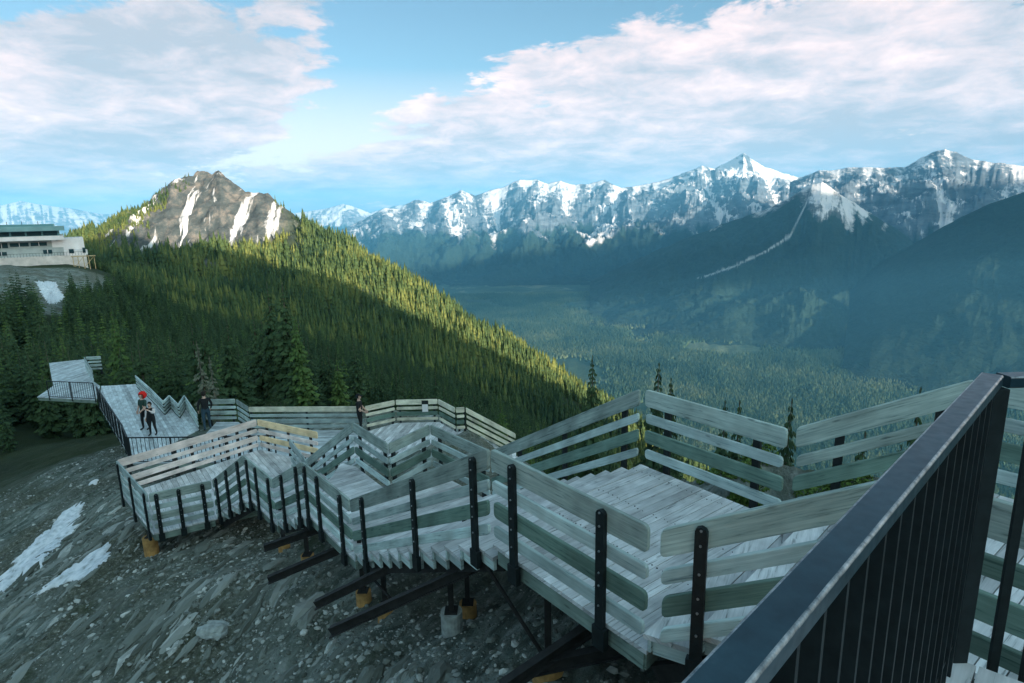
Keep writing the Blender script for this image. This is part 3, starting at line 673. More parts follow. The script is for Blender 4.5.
# ------------------------------------------------------------------ decks
def clip_poly(poly, n, c, keep_less=True):
    out = []; s = 1 if keep_less else -1
    for i in range(len(poly)):
        a = poly[i]; b_ = poly[(i+1) % len(poly)]; da = s*(a@n-c); db = s*(b_@n-c)
        if da <= 0: out.append(a)
        if (da < 0 < db) or (db < 0 < da): out.append(a+(b_-a)*(da/(da-db)))
    return out
def area(p): return .5*sum(p[i][0]*p[(i+1) % len(p)][1]-p[(i+1) % len(p)][0]*p[i][1] for i in range(len(p)))
def deck(name, label, poly, z, bdir, mat='deck', bw=.145, rim=True, cat='deck', nails=None):
    poly = [np.array(p, float) for p in poly]
    if area(poly) < 0: poly = poly[::-1]
    e = empty(name, (0, 0, 0), label=label, cat=cat); c0 = sum(poly)/len(poly); e.location = (c0[0], c0[1], z)
    org = np.array([c0[0], c0[1], z])
    bdir = np.array(bdir, float); bdir /= np.linalg.norm(bdir); nn = np.array([-bdir[1], bdir[0]])
    lo = min(p@nn for p in poly); hi = max(p@nn for p in poly); mb = MB(); rr = random.Random(len(label))
    k = 0; c = lo
    while c < hi:
        s_ = clip_poly(clip_poly(poly, nn, c+bw-.009, True), nn, c, False)
        if len(s_) >= 3 and abs(area(s_)) > 1e-4:
            dz = rr.uniform(-.003, .003)
            top = [np.array([p[0], p[1], z+dz])-org for p in s_]; bot = [q-np.array([0, 0, .04]) for q in top]
            mb.prism(bot, top, rr.random(), 0, [(p@bdir, p@nn-c) for p in s_])
        c += bw; k += 1
    mb.build('boards', M[mat], e)
    if nails:
        nb_ = MB(); cpt = sum(poly)/len(poly); c = lo
        while c < hi:
            for off in nails:
                for w_ in (.3, .72):
                    p = bdir*(cpt@bdir+off+rr.gauss(0, .012))+nn*(c+bw*w_+rr.gauss(0, .006))
                    ins = all(((poly[(i+1) % len(poly)]-poly[i])[0]*(p-poly[i])[1]-(poly[(i+1) % len(poly)]-poly[i])[1]*(p-poly[i])[0]) > .03 for i in range(len(poly)))
                    if ins and rr.random() > .12: s_ = rr.uniform(.005, .010); nb_.tube((p[0]-org[0], p[1]-org[1], .0), (p[0]-org[0], p[1]-org[1], .0045), s_, s_, 6)
            c += bw
        nb_.build('screw_heads', M['steel'], e)
    if rim:
        rb = MB()
        for i in range(len(poly)):
            a = poly[i]; b_ = poly[(i+1) % len(poly)]; d = (b_-a); Ln = np.linalg.norm(d); d /= Ln
            if Ln < .2: continue
            inn = np.array([-d[1], d[0]])*.05
            rb.beam((*(a+inn+d*.05-c0), -.135), (*(b_+inn-d*.05-c0), -.135), .045, .18, rr.random())
        # joist ends
        L_ = hi-lo; k = lo+.5
        rb.build('rim_joist', M['fascia'], e)
    return e
def steps(name, label, n0, n1, f0, f1_, z0, z1, n, mat='deck', cat='stairs', stringer=True):
    """flight going down (or up) from edge n0-f0 to edge n1-f1"""
    c0 = (n0+n1+f0+f1_)/4; org = np.array([c0[0], c0[1], z0]); e = empty(name, tuple(org), label=label, cat=cat)
    rise = (z1-z0)/n; rr = random.Random(len(label)*3)
    for k in range(1, n):
        ta = (k-1)/(n-1); tb = k/(n-1); z = z0+rise*k
        A = n0+(n1-n0)*ta; B = n0+(n1-n0)*tb; Cc = f0+(f1_-f0)*tb; Dd = f0+(f1_-f0)*ta
        mb = MB(); down = rise < 0
        # two boards per tread with nosing
        ov = .03
        vec = (B-A)/np.linalg.norm(B-A)
        for g0, g1 in ((0, .485), (.515, 1.)):
            a = A+(B-A)*g0; b_ = A+(B-A)*g1; c_ = Dd+(Cc-Dd)*g1; d_ = Dd+(Cc-Dd)*g0
            if g1 == 1. and down: b_ = b_+vec*ov; c_ = c_+vec*ov
            if g0 == 0 and not down: a = a-vec*ov; d_ = d_-vec*ov
            if g0 == 0 and down: a = a+vec*.012; d_ = d_+vec*.012
            if g1 == 1. and not down: b_ = b_-vec*.012; c_ = c_-vec*.012
            ring = [a, b_, c_, d_]
            if area(ring) < 0: ring = ring[::-1]
            across = (c_-b_)/np.linalg.norm(c_-b_)
            top = [np.array([p[0], p[1], z])-org for p in ring]; bot = [q-np.array([0, 0, .045]) for q in top]
            mb.prism(bot, top, rr.random(), 0, [((p-a)@across, (p-a)@vec) for p in ring])
        # riser board
        ra, rb_ = (B, Cc) if down else (A, Dd)
        hz = abs(rise)-.05
        mb.beam((*(ra-org[:2]-vec*(.02 if down else -.02)), z-org[2]-.05-hz/2), (*(rb_-org[:2]-vec*(.02 if down else -.02)), z-org[2]-.05-hz/2), .03, hz, rr.random(), 1)
        # closed end cheek
        for (p, q_) in ((A, B), (Dd, Cc)):
            ins = (Dd-A)/np.linalg.norm(Dd-A)*(.05 if p is A else -.05)
            mb.beam((*(p+ins+vec*.03-org[:2]), z-org[2]-.115), (*(q_+ins-vec*.04-org[:2]), z-org[2]-.115), .04, .13, rr.random(), 1)
        mb.build('step', [M[mat], M['rail_lt']], e)
    if stringer:
        for (p, q_) in ((n0, n1), (f0, f1_)):
            acr = (f0-n0)/np.linalg.norm(f0-n0)*(.16 if p is n0 else -.16)
            sb = MB(); sb.beam((*(p+acr-org[:2]), -.30), (*(q_+acr-org[:2]), z1-org[2]-.24), .06, .16); sb.build('stringer', M['brown_steel'], e)
    return e
deck('landing_deck', 'weathered plank landing at the top of the long stairs, largest visible deck in the foreground', [A_NL, A_N, A_FR, A_FL+(0, .12)], zA, Nn, nails=(-1.22, -.42, .40, 1.22))
steps('timber_stairs', 'long timber flight going down left from the foreground landing', A_NL, B_NR, A_FL+(0, .12), B_FR, zA, zB, 13)
deck('landing_deck', 'grey plank landing at the foot of the long flight, with a notched back edge', [B_NR, B_FR, B_430, B_388, B_352, B_352e, B_NL], zB, Nn, 'deck')
steps('timber_stairs', 'short timber flight below the notched landing', B_NL, C_NR, B_352e, f1, zB, zC, 6)
deck('landing_deck', 'narrow plank landing between the two short flights', [C_NR, C_NL, f2, f1], zC, Nn, 'deck')
steps('timber_stairs', 'short timber flight dropping to the pale railed viewing deck', C_NL, D_NR, f2, D_BS, zC, zD, 7)
d_rear = P2(-6.95, 18.68)
deck('viewing_deck', 'wide pale plank viewing deck enclosed by the light new railings', [D_NR, D_NL, D_L, D_Y, d_rear, D_BN, D_BS], zD, W, 'deck')
hd = P2(.80, -.60)
steps('timber_stairs', 'narrow flight behind the yellow plank railing', D_BN, D_BN+hd*2.1, d_rear, d_rear+hd*2.1, zD, zE+.02, 8)
steps('timber_stairs', 'timber steps climbing from the foreground landing towards the metal handrail', A_N, T_N, A_FR, T_F, zA, zT, 5)
back = P2(.605, -.796)
deck('upper_deck', 'upper plank deck seen behind the metal handrail post at right', [T_N, T_F, T_F+back*4.2, T_N+back*4.2], zT, Nn)
# lower walkway
Edge = [P2(-6.41, 25.15), P2(-5.36, 26.1), P2(-3.41, 26.12), P2(-2.52, 24.8), P2(-2.09, 24.87)]
deck('lower_deck', 'lower plank walkway where the capped walker stands', [P2(-6.6, 21.9), P2(-2.1, 21.9), Edge[4], Edge[3], Edge[2], Edge[1], Edge[0], P2(-6.6, 25.25)], zE, (.15, 1), 'deck')
deck('lower_deck', 'long level plank walkway between the walker and the dark clothed man', [P2(-14.9, 22.0), P2(-6.61, 21.9), P2(-6.61, 25.27), P2(-11.75, 25.45), P2(-12.86, 26.7), P2(-13.9, 26.75), P2(-13.5, 24.5)], zE, (1, 0), 'deck_old')
deck('lower_deck', 'plank apron below the yellow plank railing', [P2(-7.5, 18.9), P2(-3.4, 15.4), P2(-2.9, 21.85), P2(-7.6, 21.85)], zE-.004, (1, 0), 'deck_old')
H_far = [onz(101, 386, zE)[:2], onz(136, 384, zE)[:2]]
RZ = [onz(u, v, zE+.73)[:2] for u, v in [(135, 375), (150, 388), (163, 401), (169, 395), (178, 404), (184, 395), (197, 414)]]
deck('lower_deck', 'broad grey plank walkway where the group of walkers stands', [P2(-14.92, 22.02), RZ[6], RZ[5], RZ[4], RZ[3], RZ[2], RZ[1], RZ[0], H_far[1], H_far[0], P2(-21.23, 29.53), P2(-16.05, 23.42)], zE, W, 'deck_old')
Ip = [onz(u, v, zI)[:2] for u, v in [(37, 397), (96, 400), (100, 386), (92, 380), (86, 359), (49, 363), (53, 386)]]
deck('far_deck', 'far smooth grey viewing deck at the edge of the forest', [Ip[0], Ip[1], Ip[2], Ip[3], Ip[4], Ip[5], Ip[6]], zI, (0.1, 1), 'deck_old')
steps('timber_stairs', 'timber steps leaving the lower walkway to the right', P2(-2.05, 22.3), P2(.35, 22.6), P2(-2.05, 24.8), P2(.35, 25.2), zE, zE-1.5, 9)
# camera platform
CPn = P2(1.60, 1.93); CPb = P2(-1.34, -.90)
deck('upper_deck', 'plank platform the metal handrail stands on, in the near right corner', [CPn, CPb, P2(1.0, -3.4), P2(4.2, -.3)], -1.63, (1, .98))

# ------------------------------------------------------------------ railings
PL = [(1.10, .865, 0), (.76, .63, 1), (.525, .345, 2), (.25, .12, 1)]
def plank_mesh(org, a, b_, za, zb, ztop, zbot, th, outv):
    """sheared rounded plank between plan points a and b"""
    mb = MB(); L_ = np.linalg.norm(b_-a); rad = min(.045, (ztop-zbot)*.32); pts = []
    for cx_, cz_, a0 in ((L_-rad, ztop-rad, 0), (rad, ztop-rad, 90), (rad, zbot+rad, 180), (L_-rad, zbot+rad, 270)):
        for k in range(4):
            t_ = R(a0+30*k); pts.append((cx_+rad*math.cos(t_), cz_+rad*math.sin(t_)))
    d = (b_-a)/L_; slope = (zb-za)/L_; o2 = np.array(outv)
    mid = ((ztop+zbot)/2); ch = .006
    def P(s, z, off): q = a+d*s+o2*off; return (q[0]-org[0], q[1]-org[1], za+slope*s+z-org[2])
    def ring(off, ins):
        r = []
        for (s, z) in pts:
            ss = s+(ins if s < L_/2 else -ins); z2 = z-(ins if z > mid else -ins); r.append((P(ss, z2, off), (s, z)))
        return r
    rings = [ring(-th/2, ch), ring(-th/2+ch, 0), ring(th/2-ch, 0), ring(th/2, ch)]
    rn = random.random(); n = len(pts)
    mb.face([p for p, _ in rings[0]], [u for _, u in rings[0]], rn); mb.face([p for p, _ in rings[3]][::-1], [u for _, u in rings[3]][::-1], rn)
    for k in range(3):
        for i in range(n):
            j = (i+1) % n; mb.face([rings[k][i][0], rings[k+1][i][0], rings[k+1][j][0], rings[k][j][0]], [rings[k][i][1], (rings[k+1][i][1][0], rings[k+1][i][1][1]+.03*(k == 1)), (rings[k+1][j][1][0], rings[k+1][j][1][1]+.03*(k == 1)), rings[k][j][1]], rn)
    return mb
def wooden_railing(label, a, b_, za, zb, out, *_a, hs=1., **_k):
    global PL
    keep = PL; PL = [(p[0]*hs, p[1]*hs, p[2]) for p in PL]
    r_ = wooden_railing_(label, a, b_, za, zb, out, *_a, hs=hs, **_k); PL = keep; return r_
def wooden_railing_(label, a, b_, za, zb, out, posts=None, mats=('rail', 'rail_lt', 'rail_gr'), group=None, gap=.03, first=None, bolts=True, drop=.24, hs=1.):
    """out: +1 if the outside (the steel posts) is left of a->b"""
    a = np.array(a, float); b_ = np.array(b_, float); d = b_-a; L_ = np.linalg.norm(d); d /= L_
    sl = (zb-za)/L_; outv = np.array([-d[1], d[0]])*out
    e = empty('wooden_railing', (a[0], a[1], za), label=label, cat='railing', group=group); org = np.array([a[0], a[1], za])
    a2 = a+d*gap; b2 = b_-d*gap; z1 = za+sl*gap; z2 = zb-sl*gap
    for k, (zt, zb_, mi) in enumerate(PL):
        jg = [random.uniform(0, .03)*(k > 0) for _ in (0, 1)]
        mb = plank_mesh(org, a2+d*jg[0], b2-d*jg[1], z1+sl*jg[0], z2-sl*jg[1], zt, zb_, .042, outv)
        mt = first if (first and k in (0,)) else mats[mi]
        mb.build('plank', M[mt], e)
    if posts is None:
        n = max(2, int(round(L_/1.35))+ (1 if L_ > 2.6 else 0)); posts = [L_*.14+(L_*.72)*i/(n-1) for i in range(n)]
    for s in posts:
        p = a+d*s+outv*(.021+.024); z = za+sl*s; mb = MB(); wv = .045
        # rounded top flat bar
        prof = [(-wv, -drop), (wv, -drop), (wv, 1.03*hs), (wv*.7, 1.055*hs), (0, 1.068*hs), (-wv*.7, 1.055*hs), (-wv, 1.03*hs)]
        r0 = [(p[0]+d[0]*x-outv[0]*.022-org[0], p[1]+d[1]*x-outv[1]*.022-org[1], z+zz-org[2]) for x, zz in prof]
        r1 = [(p[0]+d[0]*x+outv[0]*.022-org[0], p[1]+d[1]*x+outv[1]*.022-org[1], z+zz-org[2]) for x, zz in prof]
        mb.prism(r0, r1)
        # foot plate
        mb.box((p[0]-org[0], p[1]-org[1], z-org[2]-.13), (*d, 0), (*outv, 0), (0, 0, 1), .07, .03, .10)
        po = mb.build('post', M['steel'], e)
        if bolts:
            bb = MB()
            for (zt, zb_, mi) in PL:
                for dzz in ((.06, -.06) if mi != 1 else (0,)):
                    c = np.array([p[0]+outv[0]*.02-org[0], p[1]+outv[1]*.02-org[1], z+(zt+zb_)/2+dzz-org[2]]); bb.tube(c, c+np.array([outv[0], outv[1], 0])*.012, .011, .008, 8)
            bb.build('bolt_row', M['bolt'], po)
    return e
PK = ('rail_pk', 'rail_pk', 'rail_pk'); CR = ('rail_cr', 'rail_cr', 'rail_gr'); OG = ('rail', 'rail_lt', 'rail')
wr = wooden_railing
wr('sloping four plank railing along the near edge of the foreground landing', A_NL, A_N+(A_N-A_NL)*.01, zA, zA, -1, [.42, 1.62])
wr('plank railing starting beside the handrail and rising along the near side of the upper steps', A_N+(.04, -.06), T_N, zA, zT, -1, [.33, 1.49])
wr('plank railing crossing behind the metal handrail post at right', T_N+back*.05, T_N+back*4, zT, zT, -1, [1.4, 2.8, 3.8], mats=('rail', 'rail_gr', 'rail_gr'))
wr('greenish plank railing rising along the far side of the upper steps', A_FR+(.05, .03), T_F, zA, zT, 1, [.45, 1.3], mats=('rail', 'rail', 'rail_gr'))
wr('plank railing at the far right beyond the upper deck', T_F+back*.05, T_F+back*3.5, zT, zT, 1)
wr('level plank railing on the valley side of the foreground landing', A_FL+(.03, .10), A_FR, zA, zA, 1, [.38, 1.66])
wr('plank railing descending on the valley side of the long flight', A_FL+(0, .14), B_FR, zA, zB, -1, [.35, 1.7, 3.0, 3.7])
wr('plank railing descending on the near side of the long flight', A_NL, B_NR, zA, zB, 1, [.28, 1.75, 3.55])
wr('plank railing on the near edge of the notched landing', B_NR, B_NL, zB, zB, 1, [.35, 1.35, 1.95])
wr('back railing of the notched landing, valley end', B_FR, B_430, zB, zB, -1)
wr('back railing of the notched landing, inner side of the notch', B_430, B_388, zB, zB, -1)
wr('back railing of the notched landing left of the notch', B_388, B_352, zB, zB, -1)
wr('plank railing falling from the notched landing to the pale viewing deck on the valley side', B_352, D_BS, zB, zD, -1)
wr('short sloping railing on the near side of the flight below the notched landing', B_NL, C_NR, zB, zC, 1, [.3, 1.2])
wr('near railing of the narrow landing between the two short flights', C_NR, C_NL, zC, zC, 1, [.2, 1.0, 1.6])
wr('short sloping railing on the near side of the lowest short flight', C_NL, D_NR, zC, zD, 1, [.3, .95, 1.55])
wr('near railing of the pale viewing deck with three posts', D_NR, D_NL, zD, zD, 1, [.25, .8, 1.3], mats=OG)
wr('left end railing of the pale viewing deck facing the rocky slope', D_NL, D_L, zD, zD, 1, [.2, 1.6, 2.9], mats=('rail_lt', 'rail_lt', 'rail_lt'))
wr('long pale new railing at the back of the viewing deck', D_L, D_Y, zD, zD, 1, [.3, 1.6, 2.1, 3.2, 3.6, 4.0], mats=PK)
wr('railing with yellow new top plank behind the viewing deck', D_Y, D_YE, zD, zD, 1, mats=('rail_yl', 'rail_pk', 'rail_yl'))
wr('short bluish railing closing the right side of the viewing deck', D_BN, D_BS, zD, zD, 1, mats=('rail_lt', 'rail_lt', 'rail_lt'))
E0 = P2(-6.55, 25.25)
LB = [('cream plank railing section just right of the capped walker', E0, Edge[1]), ('straight cream plank railing section holding the small white sign', Edge[1], Edge[2]), ('cream plank railing section angling back right of the sign', Edge[2], Edge[3]), ('very short cream plank railing section before the steps down', Edge[3], Edge[4])]
for l_, a, b_ in LB: wr(l_, a, b_, zE, zE, 1, [.15, .4] if np.linalg.norm(b_-a) < .6 else [.1*np.linalg.norm(b_-a), .9*np.linalg.norm(b_-a)], mats=CR, bolts=False)
wr('cream plank railing sloping down beside the steps at the right end of the lower walkway', Edge[4], P2(.1, 25.45), zE, zE-1.5, 1, mats=('rail_cr', 'rail_cr', 'rail_cr'), bolts=False)
wr('long straight plank railing behind the level lower walkway', P2(-11.77, 25.5), P2(-6.6, 25.27), zE, zE, 1, [.1, 2.6, 5.0], mats=('rail_cr', 'rail_lt', 'rail_lt'), bolts=False)
wr('short plank railing angling back left of the long straight one', P2(-12.86, 26.75), P2(-11.77, 25.52), zE, zE, 1, mats=OG, bolts=False)
wr('short plank railing just right of the dark clothed man', P2(-14.4, 26.8), P2(-12.9, 26.78), zE, zE, 1, mats=OG, bolts=False)
ZL = ['farthest section of the zigzag railing, running up to the forest', 'long section of the zigzag railing behind the red haired walker', 'first short return of the zigzag railing', 'first tooth of the zigzag railing', 'second short return of the zigzag railing', 'last section of the zigzag railing ending at the dark clothed man']
for i in range(6): wr(ZL[i], RZ[i], RZ[i+1], zE, zE, 1, mats=('rail_lt', 'rail_lt', 'rail'), bolts=False, hs=.66)
# leftover rails by the far deck
q0 = onz(84, 357, zI+1.1)[:2]; q1 = onz(92, 370, zI+1.1)[:2]; q2 = onz(101, 356, zI+1.1)[:2]
wr('short plank railing at the back right corner of the far grey deck', q0, q1, zI, zI, 1, mats=('rail_lt',)*3, bolts=False)
wr('short plank railing running into the forest behind the far grey deck', q0+(.05, .05), q2, zI, zI, 1, mats=('rail_lt',)*3, bolts=False)
# small sign on the lower railing
sg = empty('sign', (-4.0, 26.02, zE+.55), label='small white notice board on the cream railing right of the walker', cat='sign'); mb = MB(); mb.abox(-.13, .13, -.03, 0, 0, .34); mb.build('panel', M['white'], sg); mb = MB(); mb.abox(-.15, .15, .0, .02, .30, .52); mb.build('bracket', M['steel'], sg)

# metal balustrades
def metal_fence(label, a, b_, za, zb, spacing=.13, th=.02, posts=2, h=1.07, bars=.016, name='metal_railing'):
    a = np.array(a, float); b_ = np.array(b_, float); L_ = np.linalg.norm(b_-a); d = (b_-a)/L_; sl = (zb-za)/L_
    e = empty(name, (a[0], a[1], za), label=label, cat='railing')
    P = lambda s, z: (d[0]*s, d[1]*s, sl*s+z)
    mb = MB(); mb.beam(P(.02, h), P(L_-.02, h), .05, .04); mb.build('top_rail', M['steel'], e)
    mb = MB(); mb.beam(P(.02, .08), P(L_-.02, .08), .03, .03); mb.build('bottom_rail', M['steel'], e)
    for i in range(posts):
        s = L_*i/(posts-1) if posts > 1 else 0; s = min(max(s, .03), L_-.03); mb = MB(); mb.beam(P(s, -.15), P(s, h-.02), .045, .045); mb.build('post', M['steel'], e)
    n = int(L_/spacing)
    for i in range(1, n):
        s = i*L_/n; mb = MB(); mb.beam(P(s, .095), P(s, h-.02), bars, bars); mb.build('baluster', M['steel'], e)
    return e
metal_fence('dark metal railing across the front of the far grey deck', Ip[0]+(.9, -.2), Ip[1], zI, zI, .16, posts=3)
metal_fence('long dark metal railing on the open left side of the lower walkway', P2(-21.23, 29.53), P2(-16.05, 23.42), zE, zE, .34, posts=9)
metal_fence('short corner section of dark metal railing below the group of walkers', P2(-16.03, 23.38), P2(-15.0, 22.05), zE, zE, .16, posts=2)
metal_fence('dark metal railing running behind the pale viewing deck railing', P2(-14.95, 22.0), P2(-11.6, 21.9), zE, zE, .16, posts=3)
metal_fence('thin dark metal railing on the near edge of the level lower walkway', P2(-11.4, 21.9), P2(-9.2, 21.9), zE, zE, .18, posts=2)

# near hand rail
hr = empty('metal_handrail', (CPn[0], CPn[1], -1.63), label='large dark blue metal handrail with close upright bars in the near right corner', cat='handrail')
z_r = -.55; dA = (CPb-CPn)/np.linalg.norm(CPb-CPn); L1 = np.linalg.norm(CPb-CPn); nA = np.array([-dA[1], dA[0]])
def rail_bar(mb, a, b_, w, h, z, bev=.006):
    d = (b_-a); L_ = np.linalg.norm(d); d = d/L_; n_ = np.array([-d[1], d[0]])
    prof = [(-w/2, -h+bev), (-w/2+bev, -h), (w/2-bev, -h), (w/2, -h+bev)]+[(w/2-bev+bev*math.cos(R(a_)), -bev+bev*math.sin(R(a_))) for a_ in (0, 22, 45, 67, 90)]+[(-w/2+bev-bev*math.cos(R(a_)), -bev+bev*math.sin(R(a_))) for a_ in (90, 67, 45, 22, 0)]
    r0 = [(a[0]+n_[0]*x-CPn[0], a[1]+n_[1]*x-CPn[1], z+zz+1.63) for x, zz in prof]; r1 = [(b_[0]+n_[0]*x-CPn[0], b_[1]+n_[1]*x-CPn[1], z+zz+1.63) for x, zz in prof]
    k0 = len(mb.f); mb.prism(r0, r1)
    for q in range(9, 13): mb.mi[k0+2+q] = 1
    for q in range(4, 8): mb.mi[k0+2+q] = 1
mb = MB(); rail_bar(mb, CPn, CPb, .062, .04, z_r); mb.build('top_rail', [M['handrail'], M['edge_highlight']], hr)
d2 = np.array([1., .03]); d2 /= np.linalg.norm(d2)
mb = MB(); rail_bar(mb, CPn+d2*.034+(0, -.006), CPn+d2*1.5, .062, .04, z_r-.002); mb.build('top_rail', [M['handrail'], M['edge_highlight']], hr)
for (d, L_, o_) in ((dA, L1, 0),):
    mb = MB(); mb.beam((*(d*(.05+o_)), .12), (*(d*L_), .12), .035, .012); mb.build('bottom_rail', M['steel'], hr)
mb = MB(); mb.beam((.012, -.012, -.25), (.012, -.012, 1.035), .05, .05); mb.build('post', M['steel'], hr)
k = .12
while k < L1:
    mb = MB(); n_ = np.array([-dA[1], dA[0]]); c = dA*k; mb.box((c[0], c[1], .4), (*dA, 0), (*n_, 0), (0, 0, 1), .006, .024, .64); mb.build('baluster', M['steel'], hr); k += .105
k = .17
while k < 1.4:
    mb = MB(); c = d2*k; mb.box((c[0], c[1], .4), (*d2, 0), (-d2[1], d2[0], 0), (0, 0, 1), .018, .006, .64); mb.build('baluster', M['steel'], hr); k += .13

# ------------------------------------------------------------------ supports
def pier(label, x, y, ztop, kind='tube', rad=.14, hgt=.5, postw=.07):
    g = gz(x, y); e = empty('support_pier', (x, y, g), label=label, cat='pier')
    mb = MB(); mb.tube((0, 0, -.4), (0, 0, hgt), rad, rad*.98, 20); mb.build('footing', M['concrete' if kind == 'concrete' else 'tube'], e)
    mb = MB(); mb.beam((0, 0, hgt), (0, 0, ztop-g), postw, postw); mb.build('post', M['brown_steel'], e)
    mb = MB(); mb.box((0, 0, hgt+.012), (1, 0, 0), (0, 1, 0), (0, 0, 1), .09, .09, .012); mb.build('base_plate', M['brown_steel'], e); return e
def nearline(s, q): return A_NL+W*s+Nn*q
pp = onz(449, 560, -4.62)
pier('tall concrete footing under the middle of the long flight', pp[0], pp[1], -4.55, 'concrete', .155, .36)
pp = onz(543, 586, zA-.15)
pier('slim post on an ochre footing under the near edge of the foreground landing', pp[0]+.05, pp[1]+.1, zA-.1, 'tube', .17, .16)
for (u, v, z, lb) in [(384, 590, -6.1, 'orange footing under the lower part of the long flight'), (362, 575, -6.3, 'ochre footing below the foot of the long flight'), (466, 556, -5.2, 'yellow footing right behind the tall concrete one'),
                      (307, 552, -7.0, 'orange footing below the near railing of the notched landing'), (283, 535, -7.3, 'pale orange footing beneath the corner of the narrow landing'), (150, 540, -8.3, 'ochre footing under the left end of the viewing deck')]:
    p = onz(u, v, z); g = gz(p[0], p[1]); zt = -8.0 if u < 200 else (z+.75 if u > 340 else z+.8)
    pier(lb, p[0], p[1], max(zt, g+.6), 'tube', .14 if u > 200 else .18, .26 if u > 200 else .5)
def steel_beam(label, a, b_, w=.09, h=.13):
    a = np.array(a); b_ = np.array(b_); e = empty('support_beam', tuple(a), label=label, cat='beam')
    d = b_-a; mb = MB(); dn = d/np.linalg.norm(d); up = np.array([0, 0, 1.])
    mb.beam((0, 0, h/2), d+up*h/2, w, .014); mb.beam((0, 0, -h/2), d-up*h/2, w, .014); mb.build('flange', M['brown_steel'], e)
    mb = MB(); mb.beam((0, 0, 0), d, .012, h-.016); mb.build('web', M['brown_steel'], e); return e
def bpx(u0, v0, z0, u1, v1, z1): return onz(u0, v0, z0), onz(u1, v1, z1)
for (c, lb) in [((315, 605, -5.95, 430, 548, -5.05), 'upper dark steel beam sticking out below the long flight'), ((330, 632, -5.45, 490, 560, -4.15), 'lower dark steel beam sticking out in front of the orange footing'),
                ((264, 548, -6.35, 345, 520, -6.15), 'dark steel beam sticking out below the notched landing'), ((268, 580, -6.35, 350, 545, -6.0), 'dark steel beam below the corner post of the notched landing'),
                ((500, 690, -4.45, 600, 622, -4.0), 'steel beam in the bottom centre below the foreground landing'), ((535, 668, -4.4, 640, 645, -4.0), 'thin steel beam crossing under the front corner of the landing')]:
    steel_beam(lb, *bpx(*c))
def brace(label, a, b_, r=.022):
    e = MB(); a = np.array(a); b_ = np.array(b_); e.tube((0, 0, 0), b_-a, r, r, 8); o = e.build('brace_rod', M['brown_steel']); o.location = tuple(a); return tag(o, label, 'brace')
brace('diagonal brace from the landing corner down to the slim post', onz(480, 556, -3.75), onz(543, 655, -4.75))
brace('short diagonal brace below the foot of the long flight', onz(367, 572, -5.9), onz(392, 600, -6.1))
brace('diagonal brace rising right from the slim post to the landing', onz(545, 655, -4.75), onz(600, 610, -3.7))

# ------------------------------------------------------------------ snow patches
def snow_patch(label, pix, n=26, h=.10):
    """polygon in plan taken where the patch lies on the slope, draped with thickness"""
    pl = []
    for (u, v) in pix:
        d = ray(u, v); t_ = 5.
        for _ in range(4000):
            p = d*t_
            if p[2] < gz(p[0], p[1]): break
            t_ += .05 if t_ < 60 else .4
        pl.append(p[:2])
    pl = [np.array(p) for p in pl]; c0 = sum(pl)/len(pl)
    mb = MB(); rings = 9; nb = 160; P = []
    per = []
    for i in range(nb):
        f = i/nb*len(pl); a = pl[int(f)]; b_ = pl[(int(f)+1) % len(pl)]; q = a+(b_-a)*(f-int(f)); k = 1+.26*noise.noise(Vector((q[0]*2.5, q[1]*2.5, 0)))+.20*noise.noise(Vector((q[0]*9, q[1]*9, 0))); per.append(c0+(q-c0)*k)
    g0 = gz(*c0)
    for r_ in range(rings+1):
        row = []
        for q in per:
            w = 1-r_/rings; p = c0+(q-c0)*w; z = gz(p[0], p[1])+h*(1-w**3)*(1+.4*noise.noise(Vector((p[0]*1.3, p[1]*1.3, 3))))-(.06 if r_ == 0 else 0)+(.012 if r_ else 0); row.append((p[0]-c0[0], p[1]-c0[1], z-g0))
        P.append(row)
    for r_ in range(rings):
        for i in range(nb): j = (i+1) % nb; mb.face([P[r_][i], P[r_][j], P[r_+1][j], P[r_+1][i]])
    o = mb.build('snow_patch', M['snow'], smooth=True, merge=True); o.location = (c0[0], c0[1], g0); return tag(o, label, 'snow')
snow_patch('long white snow patch on the rocky slope at far left', [(-6, 592), (18, 588), (45, 562), (62, 545), (80, 522), (88, 505), (72, 506), (52, 525), (30, 545), (8, 570), (-8, 580)], h=.12)
snow_patch('thin bluish snow streak just right of the long snow patch', [(26, 602), (45, 592), (70, 582), (95, 578), (110, 560), (115, 544), (100, 548), (82, 562), (55, 580), (34, 593)], h=.08)
snow_patch('tiny snow scrap on the slope above the long snow patch', [(88, 487), (97, 485), (99, 480), (90, 482)], h=.05)
snow_patch('white snow patch among the trees below the terminal building', [(36, 282), (56, 282), (60, 291), (66, 298), (50, 304), (42, 296)], h=.5)

